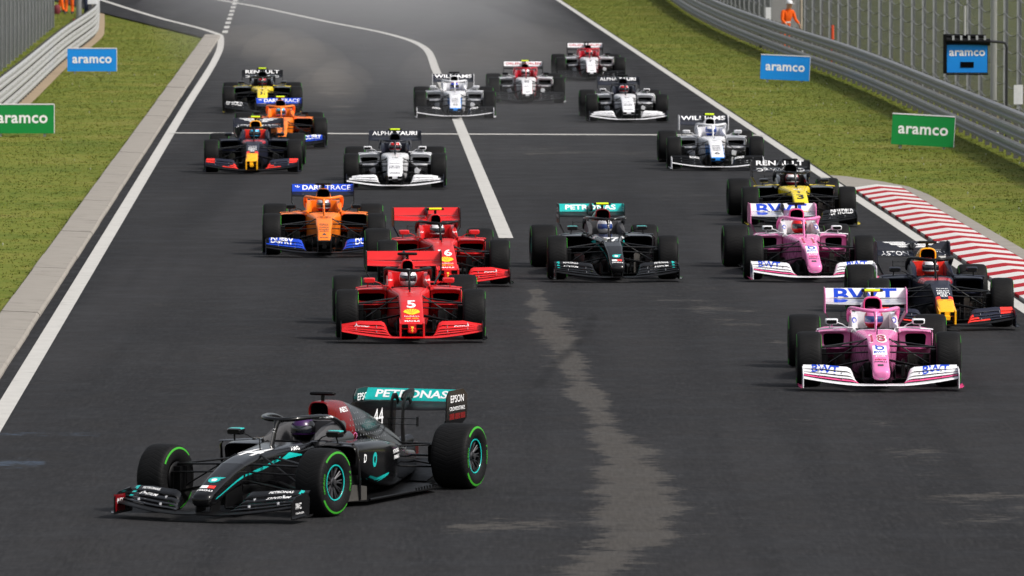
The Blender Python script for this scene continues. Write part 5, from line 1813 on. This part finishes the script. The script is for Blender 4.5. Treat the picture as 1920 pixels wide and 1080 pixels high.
# white clover heads showing here and there in the grass
def clover():
    g = np.random.default_rng(11)
    mb = MB()
    P = np.concatenate([scatter(190, 10.2, 19, 118, 230, okR, 12), scatter(40, -9, -4.9, 120, 260, okL, 13)])
    for x, y, _ in P:
        r = g.uniform(0.008, 0.015)
        V = [(x, y, -0.012 + r)] + [(x + r * math.cos(a), y + r * math.sin(a), -0.012) for a in (0, 1.57, 3.14, 4.71)] + [(x, y, -0.052)]
        mb.add(V, [(0, 1, 2), (0, 2, 3), (0, 3, 4), (0, 4, 1), (5, 2, 1), (5, 3, 2), (5, 4, 3), (5, 1, 4)], CLOVER)
    o = link('clover', mb.mesh('clover'))
    o['kind'] = 'stuff'; o['label'] = 'tiny white clover heads scattered in the grass'
CLOVER = material('clover_white', (0.40, 0.41, 0.33), 0.9)
clover()
# ---------------------------------------------------------------- signs
SIGNBLUE = paint('sign_blue', (16, 138, 228), rough=0.5, coat=0.1)
SIGNGREEN = paint('sign_green', (8, 136, 62), rough=0.5, coat=0.1)
def sign_word(w):
    """rounded lower-case lettering drawn from rings and bars"""
    V, F, sz = text_mesh('aramco', 0.022, 0, 1.05)
    return V * (w / sz[0]), F
def sign(px, py, w, h, m, label, roll=0.0, yaw=0.0):
    s = link('sign_board', None, None, ground(px, py), (0, roll, yaw))
    tag(s, label, 'sign')
    mb = MB()
    mb.box((0, 0.05, 0.03 + h / 2), (w, 0.10, h), m)
    link('board', mb.mesh('board', smooth=False), s)
    mb = MB(); mb.box((0, 0.047, 0.03 + h + 0.012), (w + 0.01, 0.112, 0.024), WHITE); mb.box((w / 2 + 0.006, 0.05, 0.03 + h / 2), (0.012, 0.104, h), WHITE)
    link('trim', mb.mesh('trim', smooth=False), s)
    mb = MB()
    for x in (-0.35, 0.35): mb.box((x * w, 0.06, -0.01), (0.06, 0.05, 0.09), POST)
    link('foot', mb.mesh('foot', smooth=False), s)
    V, F = sign_word(w * 0.80)
    mb = MB(); mb.add([(a, -0.004, 0.03 + h * 0.50 + b) for a, b in V], F, LOGOWHITE)
    link('lettering', mb.mesh('lettering', smooth=False), s)
sign(172.5, 135.5, 1.46, 0.67, SIGNBLUE, 'light blue advertising board on the grass in front of the pale guardrail', 0.0)
sign(42, 252.5, 1.46, 0.66, SIGNGREEN, 'green advertising board on the grass near the concrete kerb', 0.0)
sign(1471, 152, 1.40, 0.69, SIGNBLUE, 'light blue advertising board leaning on the grass in front of the long grey guardrail', R(2.6))
sign(1729, 276, 1.38, 0.67, SIGNGREEN, 'green advertising board leaning on the grass in front of the long grey guardrail', R(3.2))

# ---------------------------------------------------------------- marshal light panel on the right
b0 = ground(1887, 262)
pl_ = link('light_panel', None, None, b0)
tag(pl_, 'black framed signal panel with blue sponsor face hung from a bent pipe', 'signal panel')
S_ = 15000 / b0.y
def lp(px, py, dy=0.0):
    """panel-local point seen at a pixel, on the panel's plane"""
    return ((px - 1887) / S_, dy, (262 - py) / S_)
mb = MB()
x0, _, z0 = lp(1768, 138); x1, _, z1 = lp(1852, 64)
zb0, zb1 = lp(0, 136)[2], lp(0, 84)[2]
xf0 = lp(1774, 0)[0]
mb.box(((x0 + xf0) / 2, 0.06, (z0 + z1) / 2), (xf0 - x0, 0.22, z1 - z0), CARBON)
mb.box(((xf0 + x1) / 2, 0.12, (z0 + z1) / 2 - 0.05), (x1 - xf0, 0.10, z1 - z0 - 0.12), CARBON)
mb.box(((xf0 + x1) / 2, 0.0, z0 - 0.012), (x1 - xf0, 0.24, 0.03), CARBON)
link('housing', mb.mesh('housing', smooth=False), pl_)
mb = MB()
mb.tube([(xf0, 0.0, zb1 + 0.10), (x1 + 0.05, 0.0, zb1 + 0.06)], 0.075, CARBON, n=12)
mb.tube([(xf0, 0.05, zb1 + 0.20), (x1 - 0.05, 0.05, zb1 + 0.19)], 0.045, CARBON, n=10)
for k in range(5): mb.box((xf0 + 0.15 + 0.18 * k, -0.05, zb1 + 0.16), (0.05, 0.06, 0.10), POST)
link('lamp_bar', mb.mesh('lamp_bar'), pl_)
mb = MB(); mb.box(((xf0 + x1) / 2, 0.055, (zb0 + zb1) / 2), (x1 - xf0 - 0.03, 0.03, zb1 - zb0), SIGNBLUE)
face = link('face', mb.mesh('face', smooth=False), pl_)
V, F = sign_word((x1 - xf0) * 0.86)
mb = MB(); mb.add([((xf0 + x1) / 2 + a, 0.035, zb0 + (zb1 - zb0) * 0.70 + b) for a, b in V], F, LOGOWHITE)
link('lettering', mb.mesh('lettering', smooth=False), face)
mb = MB(); mb.box(((xf0 + x1) / 2, 0.036, zb0 + (zb1 - zb0) * 0.28), ((x1 - xf0) * 0.32, 0.012, 0.13), DARK)
link('display', mb.mesh('display', smooth=False), face)
mb = MB()
mb.tube([(x1, 0.0, zb1 + 0.08), lp(1878, 79), lp(1884, 81), lp(1887, 88), lp(1887, 110), (0, 0, -0.05)], 0.032, GUNMETAL, n=10)
link('bracket', mb.mesh('bracket'), pl_)
mb = MB(); mb.tube([lp(1808, 66), lp(1808, 11)], 0.026, STEELPALE, n=8); link('aerial', mb.mesh('aerial'), pl_)

def pole(name, px, py, h, r, m, label, cat):
    mb = MB()
    mb.tube([(0, 0, -0.06), (0, 0, h)], [r, r * 0.96], m, n=12)
    mb.tube([(0, 0, h), (0, 0, h + 0.02)], [r * 1.12, r * 1.12], m, n=12)
    mb.tube([(0, 0, -0.05), (0, 0, 0.03)], [r * 1.7, r * 1.7], POST, n=12)
    o = link(name, mb.mesh(name), None, ground(px, py))
    tag(o, label, cat)
    return o
pole('steel_mast', 1863, 250, 4.6, 0.075, STEELPALE, 'tall pale steel mast just behind the signal panel', 'mast')
pole('steel_mast', 148, 44, 4.4, 0.11, STEEL, 'thick grey steel mast beside the marshals behind the pale guardrail', 'mast')
pole('timber_post', 1502, 96, 2.6, 0.045, material('pale_timber', (0.36, 0.31, 0.25), 0.8), 'slim pale timber post next to the marshal in orange', 'post')
MARSHALORANGE = material('orange_cloth', (0.80, 0.12, 0.015), 0.85, spec=0.1, noise=0.12)
po = pole('marker_post', 1561, 118, 1.15, 0.045, material('orange_plastic', (0.72, 0.075, 0.02), 0.5), 'short bright orange marker post behind the long guardrail', 'marker post')
mb = MB()
mb.box((0, 0, 0.95), (0.95, 0.06, 1.9), material('grey_panel', (0.26, 0.255, 0.26), 0.7)); 
for x in (-0.44, 0.44): mb.box((x, 0, 1.0), (0.05, 0.08, 2.1), STEEL)
tag(link('marshal_shelter', mb.mesh('marshal_shelter', smooth=False), None, ground(1476, 91) + Vector((0.0, 2.0, -0.03))), 'grey panel board standing behind the marshal in orange', 'panel')
def small_board(px, py, z, label):
    mb = MB(); mb.box((0, 0, z), (0.20, 0.03, 0.42), WHITE); mb.box((0, 0.03, z / 2 - 0.03), (0.05, 0.04, z), POST)
    tag(link('number_board', mb.mesh('number_board', smooth=False), None, ground(px, py)), label, 'board')
small_board(1441, 80, 1.0, 'narrow white board on a post beside the grey marshal panel')
small_board(1909, 285, 1.25, 'white board on a post behind the guardrail near the signal panel')
mb = MB(); mb.box((0, 0, 1.35), (0.36, 0.03, 0.60), WHITE); mb.box((0, 0.03, 0.6), (0.05, 0.05, 1.3), material('pale_timber', (0.36, 0.31, 0.25), 0.8))
tag(link('notice_board', mb.mesh('notice_board', smooth=False), None, ground(174, 62)), 'white notice board on a wooden stake at the end of the pale guardrail', 'board')
mb = MB(); mb.tube([(0, 0, 0), (0, 0, 0.05), (0, 0, 0.42), (0, 0, 0.50), (0, 0, 0.56)], [0.08, 0.085, 0.085, 0.05, 0.03], material('extinguisher_red', (0.5, 0.03, 0.02), 0.35), n=14); mb.tube([(0, -0.02, 0.56), (-0.12, -0.05, 0.50), (-0.16, -0.06, 0.2)], 0.014, CARBON, n=6)
tag(link('fire_extinguisher', mb.mesh('fire_extinguisher'), None, ground(139, 62) + Vector((0, 0, -0.04))), 'red fire extinguisher on the grass behind the pale guardrail', 'extinguisher')

# ---------------------------------------------------------------- people beside the track
SKIN = material('skin', (0.42, 0.24, 0.16), 0.6)
BOOT = material('boot_leather', (0.02, 0.018, 0.016), 0.6)
BLUECLOTH = material('navy_cloth', (0.012, 0.018, 0.045), 0.85)
def standing(stride=0.12, bend=0.0, arm=0.0):
    J = {'pelvis': (0, 0, 0.96, .15, .12), 'waist': (0, bend * -0.1, 1.10, .14, .11), 'chest': (0, bend * -0.25, 1.32, .17, .12), 'neck': (0, bend * -0.34, 1.49, .06, .06), 'jaw': (0, bend * -0.38 - 0.015, 1.57, .075, .085), 'skull': (0, bend * -0.40, 1.66, .085, .10), 'crown': (0, bend * -0.40, 1.72, .07, .08), 'nose': (0, bend * -0.40 - 0.115, 1.62, .014, .014)}
    B = [('pelvis', 'waist'), ('waist', 'chest'), ('chest', 'neck'), ('neck', 'jaw'), ('jaw', 'skull'), ('skull', 'crown'), ('jaw', 'nose')]
    for s, n in ((-1, 'r'), (1, 'l')):
        f = s * stride
        J.update({n + 'hip': (s * .10, 0, .90, .105, .11), n + 'knee': (s * .115, f * 0.5 - 0.02, .50, .075, .08), n + 'ankle': (s * .12, f, .10, .055, .06), n + 'heel': (s * .12, f + 0.03, .045, .05, .045), n + 'toe': (s * .135, f - 0.17, .035, .045, .03),
                  n + 'sh': (s * .20, bend * -0.26, 1.42, .075, .075), n + 'el': (s * .27, bend * -0.30 + 0.03 - arm * 0.12, 1.14, .055, .055), n + 'wr': (s * .27, bend * -0.34 - 0.08 - arm * 0.25, .90 + arm * 0.22, .038, .034), n + 'palm': (s * .268, bend * -0.34 - 0.10 - arm * 0.31, .83 + arm * 0.24, .036, .02)})
        B += [('pelvis', n + 'hip'), (n + 'hip', n + 'knee'), (n + 'knee', n + 'ankle'), (n + 'ankle', n + 'heel'), (n + 'ankle', n + 'toe'), ('chest', n + 'sh'), (n + 'sh', n + 'el'), (n + 'el', n + 'wr'), (n + 'wr', n + 'palm')]
        px_, py_, pz_ = J[n + 'palm'][:3]
        for i, ln in enumerate((.050, .058, .054, .042)):
            oy = -0.028 + 0.019 * i
            J[f'{n}f{i}a'] = (px_ + s * 0.004, py_ + oy, pz_ - .045, .009, .009); J[f'{n}f{i}b'] = (px_ - s * 0.012, py_ + oy - 0.005, pz_ - .045 - ln * .8, .008, .008)
            B += [(n + 'palm', f'{n}f{i}a'), (f'{n}f{i}a', f'{n}f{i}b')]
        J[n + 'ta'] = (px_ - s * .012, py_ - .042, pz_ + .005, .010, .010); J[n + 'tb'] = (px_ - s * .02, py_ - .058, pz_ - .03, .009, .009)
        B += [(n + 'palm', n + 'ta'), (n + 'ta', n + 'tb')]
    return J, B
def person_at(px, py, rot, cloth, label, pose, cap):
    J, B = standing(*pose)
    wr = min(J['rwr'][2], J['lwr'][2])
    def paint_(c):
        if c.z > 1.50: return 1
        if c.z < 0.13: return 2
        if abs(c.x) > 0.225 and c.z < wr + 0.02: return 1
        return 0
    me = skin_mesh('body', J, B, [cloth, SKIN, BOOT], 2, 0, paint_)
    p = link('person', None, None, ground(px, py) + Vector((0, 0, -0.045)), (0, 0, rot))
    tag(p, label, 'person')
    link('body', me, p)
    mb = MB()
    cy = J['skull'][1]
    mb.rings([[(0.100 * k * math.cos(a), cy + 0.115 * k * math.sin(a), z) for a in np.linspace(0, 2 * math.pi, 17)[:-1]] for k, z in ((1.02, 1.665), (1.04, 1.70), (0.92, 1.755), (0.55, 1.79), (0.1, 1.80))], cap)
    mb.box((0, cy - 0.14, 1.672), (0.15, 0.10, 0.012), cap)
    link('cap', mb.mesh('cap'), p)
    mb = MB()
    bw = J['waist']
    mb.rings([[(0.155 * math.cos(a), bw[1] + 0.125 * math.sin(a), z) for a in np.linspace(0, 2 * math.pi, 17)[:-1]] for z in (1.04, 1.08)], material('reflective_band', (0.6, 0.6, 0.58), 0.4), False, False)
    link('belt', mb.mesh('belt'), p)
    return p
person_at(1472, 100, R(35), MARSHALORANGE, 'marshal in orange overalls leaning forward behind the long grey guardrail', (0.06, 0.55, 0.5), WHITE)
person_at(114, 22, R(60), MARSHALORANGE, 'marshal in orange overalls mid-stride near the dark wire fence', (0.20, 0.1, 0.0), MARSHALORANGE)
person_at(130, 25, R(-15), MARSHALORANGE, 'marshal in orange overalls standing next to the thick grey mast', (0.05, 0.0, 0.2), MARSHALORANGE)
person_at(161, 34, R(70), BLUECLOTH, 'person in dark navy clothes between the grey mast and the notice board', (0.10, 0.3, 0.3), BLUECLOTH)
mb = MB(); mb.rings([[(0.12 * k * math.cos(a), 0.09 * k * math.sin(a), z) for a in np.linspace(0, 2 * math.pi, 13)[:-1]] for k, z in ((0.8, 0.0), (1.1, 0.06), (1.15, 0.22), (0.9, 0.34), (0.5, 0.38))], material('bag_red', (0.16, 0.02, 0.03), 0.8)); mb.tube([(-0.06, 0, 0.36), (0, 0, 0.45), (0.06, 0, 0.36)], 0.01, BOOT, n=6)
tag(link('kit_bag', mb.mesh('kit_bag'), None, ground(107, 24) + Vector((0, 0, -0.05))), 'dark red kit bag on the grass by the striding marshal', 'bag')
# ================================================================== THE FIELD
GR = 'racing cars streaming away from the start'
CARS = [
 # key, number, pod, front axle pixel, rear shift px, steer deg, helmet, label, driver label
 ('scarlet', '5', CARBON, (769.8, 635.5), 11, 1.0, (WHITE, WHITE, WHITE, VISOR), 'scarlet racing car numbered 5 with a black camera pod', 'driver in white helmet seated in the scarlet car numbered 5'),
 ('scarlet', '16', LIME, (831.5, 532.0), 28, 3.0, (WHITE, CRIMSON, WHITE, VISOR), 'scarlet racing car with a yellow camera pod right behind the scarlet car numbered 5', 'driver in white and red helmet seated in the scarlet car with yellow camera pod'),
 ('turquoise', '77', LIME, (1148.2, 523.0), 35, 3.0, (SILVER, WHITE, WHITE, VISORBLUE), 'black racing car numbered 77 with turquoise rear wing and yellow camera pod', 'driver in silver helmet with blue visor seated in the black car numbered 77'),
 ('pink', '18', LIME, (1646.4, 724.0), 21, 0.0, (PINK, CRIMSON, PINK, VISORBLUE), 'pink racing car numbered 18 with a yellow camera pod', 'driver in pink helmet with blue visor seated in the pink car numbered 18'),
 ('pink', '11', CARBON, (1515.8, 522.5), 43, 3.0, (RED, RED, RED, VISOR), 'pink racing car numbered 11 with a black camera pod', 'driver in bright red helmet seated in the pink car numbered 11'),
 ('navy', '33', CARBON, (1763.0, 612.0), 46, 3.0, (WHITE, FLUORED, FLUORED, VISOR), 'dark navy racing car with yellow nose running beside the red and white kerb', 'driver in white and red helmet seated in the navy car beside the kerb'),
 ('navy', '23', LIME, (474.4, 322.5), -9, -2.0, (CYAN, NAVY, FLUORED, VISOR), 'dark navy racing car with yellow nose and yellow camera pod ahead of an orange car', 'driver in light blue helmet seated in the navy car with yellow camera pod'),
 ('papaya', '55', CARBON, (607.6, 477.0), 2, 0.0, (SILVER, CRIMSON, WHITE, VISOR), 'orange racing car with blue wings and black camera pod behind the two scarlet cars', 'driver in silver and red helmet seated in the orange car with black camera pod'),
 ('papaya', '4', LIME, (528.0, 276.5), 4, -2.0, (CYAN, PINK, LEMON, VISOR), 'orange racing car with yellow camera pod partly hidden behind a navy car', 'driver in multicoloured helmet seated in the orange car with yellow camera pod'),
 ('white_navy', '10', LIME, (740.7, 351.5), 0, 0.0, (RED, WHITE, WHITE, VISOR), 'white racing car with navy rear wing and yellow camera pod just past the painted line', 'driver in red and white helmet in the navy-winged white car with yellow camera pod'),
 ('white_navy', '26', CARBON, (1175.2, 227.5), 14, 2.0, (RED, WHITE, WHITE, VISOR), 'white racing car with navy rear wing and black camera pod near the crimson cars', 'driver in red helmet in the navy-winged white car with black camera pod'),
 ('white_blue', '6', LIME, (1340.6, 316.5), 19, 2.0, (WHITE, BLUE, WHITE, VISORBLUE), 'white racing car with blue edged nose and yellow camera pod near the edge line', 'driver in white helmet with blue visor in the white car near the edge line'),
 ('white_blue', '63', CARBON, (853.2, 221.0), 3, 1.0, (BLUE, WHITE, CRIMSON, VISOR), 'white racing car with blue edged nose and black camera pod straddling the thick white line', 'driver in blue and red helmet seated in the white car astride the thick line'),
 ('yellow', '31', LIME, (492.0, 211.5), 0, -2.0, (CRIMSON, GREYPRINT, BLACK, VISOR), 'yellow and black racing car with yellow camera pod behind an orange car', 'driver in dark red helmet in the yellow car with yellow camera pod'),
 ('yellow', '3', CARBON, (1497.5, 421.0), 30, 3.0, (WHITE, CRIMSON, CRIMSON, VISOR), 'yellow and black racing car with black camera pod behind the pink car numbered 11', 'driver in white and red helmet in the yellow car with black camera pod'),
 ('white_red', '99', LIME, (987.5, 192.5), 6, 1.0, (WHITE, SILVER, WHITE, VISOR), 'white and crimson racing car numbered 99 with a yellow camera pod', 'driver in white helmet seated in the white and crimson car numbered 99'),
 ('white_red', '7', CARBON, (1107.0, 150.5), 9, 1.0, (RED, WHITE, CRIMSON, VISOR), 'white and crimson racing car numbered 7 with a black camera pod, last of the pack', 'driver in red helmet seated in the white and crimson car numbered 7'),
]
for key, num, podm, where, shift, steer, hel, lab, dlab in CARS:
    car = build_car(key, num, podm, where, lab, GR, R(-steer), None, shift)
    build_driver(car, hel, dlab)

# the leader, already turning in
LEAD = R(-21.4)
pfl = ground(607, 968)
front = pfl + Vector((-math.cos(LEAD), -math.sin(LEAD), 0)) * 0.8475
car = build_car('turquoise', '44', CARBON, front, 'black racing car numbered 44 with turquoise trim turning ahead of the pack', GR, R(-7), LEAD)
build_driver(car, (PURPLE, BLACK, PURPLE, VISOR), 'driver in purple and black helmet seated in the black car numbered 44')

# ---------------------------------------------------------------- spray hanging over the far straight
def spray():
    mb = MB()
    n = 26
    ds = np.linspace(150, 470, n)
    rings = []
    for i, d in enumerate(ds):
        t = min(1.0, max(0.0, (d - 150) / 190))
        top = 0.05 + 4.0 * t ** 1.5 + 0.35 * math.sin(i * 1.7) * t
        w = 5.0 + 4.2 * t
        c = 3.0 - 2.5 * t
        rings.append([track(c - w, d, 0.06), track(c + w, d, 0.06), track(c + w * 0.75, d, 0.07 + top * 0.22), track(c + w * 0.45, d, 0.07 + top * 0.65), track(c, d, 0.07 + top), track(c - w * 0.45, d, 0.07 + top * 0.65), track(c - w * 0.75, d, 0.07 + top * 0.22)])
    m = bpy.data.materials.new('spray')
    m.use_nodes = True
    nt = m.node_tree
    nt.nodes.remove(nt.nodes['Principled BSDF'])
    v = nt.nodes.new('ShaderNodeVolumePrincipled')
    v.inputs['Color'].default_value = (0.9, 0.9, 0.92, 1)
    v.inputs['Density'].default_value = 0.0068
    v.inputs['Anisotropy'].default_value = 0.2
    nt.links.new(v.outputs[0], nt.nodes['Material Output'].inputs['Volume'])
    mb.rings(rings, m)
    o = link('tyre_spray', mb.mesh('tyre_spray', smooth=False))
    o['kind'] = 'stuff'
    o['label'] = 'thin grey water spray hanging over the far end of the straight'
spray()

def plume(px, py, rx, ry, rz, dens):
    """dirty mist thrown up behind a car"""
    V, F = [], []
    nu, nv = 18, 9
    for j in range(nv + 1):
        ph = math.pi * 0.5 * j / nv
        for i in range(nu):
            a = 2 * math.pi * i / nu
            k = 1 + 0.05 * math.sin(3 * a + 0.6 * j)
            V.append((rx * k * math.cos(ph) * math.cos(a), ry * k * math.cos(ph) * math.sin(a), rz * math.sin(ph)))
    F = [(j * nu + i, j * nu + (i + 1) % nu, (j + 1) * nu + (i + 1) % nu, (j + 1) * nu + i) for j in range(nv) for i in range(nu)] + [tuple(range(nu))]
    m = bpy.data.materials.new('brown_spray')
    m.use_nodes = True
    nt = m.node_tree
    nt.nodes.remove(nt.nodes['Principled BSDF'])
    v = nt.nodes.new('ShaderNodeVolumePrincipled')
    v.inputs['Color'].default_value = (0.62, 0.55, 0.47, 1)
    v.inputs['Density'].default_value = dens
    nt.links.new(v.outputs[0], nt.nodes['Material Output'].inputs['Volume'])
    o = link('tyre_spray', make_mesh('tyre_spray', V, F, [m]), None, ground(px, py) + Vector((0, 0, 0.05)), (0, 0, TRACK_ROT))
    o['kind'] = 'stuff'
for a in ((610, 190, 1.1, 10, 0.8, 0.0075), (575, 140, 1.3, 12, 1.0, 0.007), (640, 165, 0.9, 10, 0.7, 0.007), (470, 95, 1.5, 14, 0.8, 0.006), (530, 110, 1.4, 14, 0.9, 0.006), (985, 120, 2.2, 16, 1.2, 0.003), (860, 150, 1.8, 14, 1.1, 0.003)):
    plume(*a)
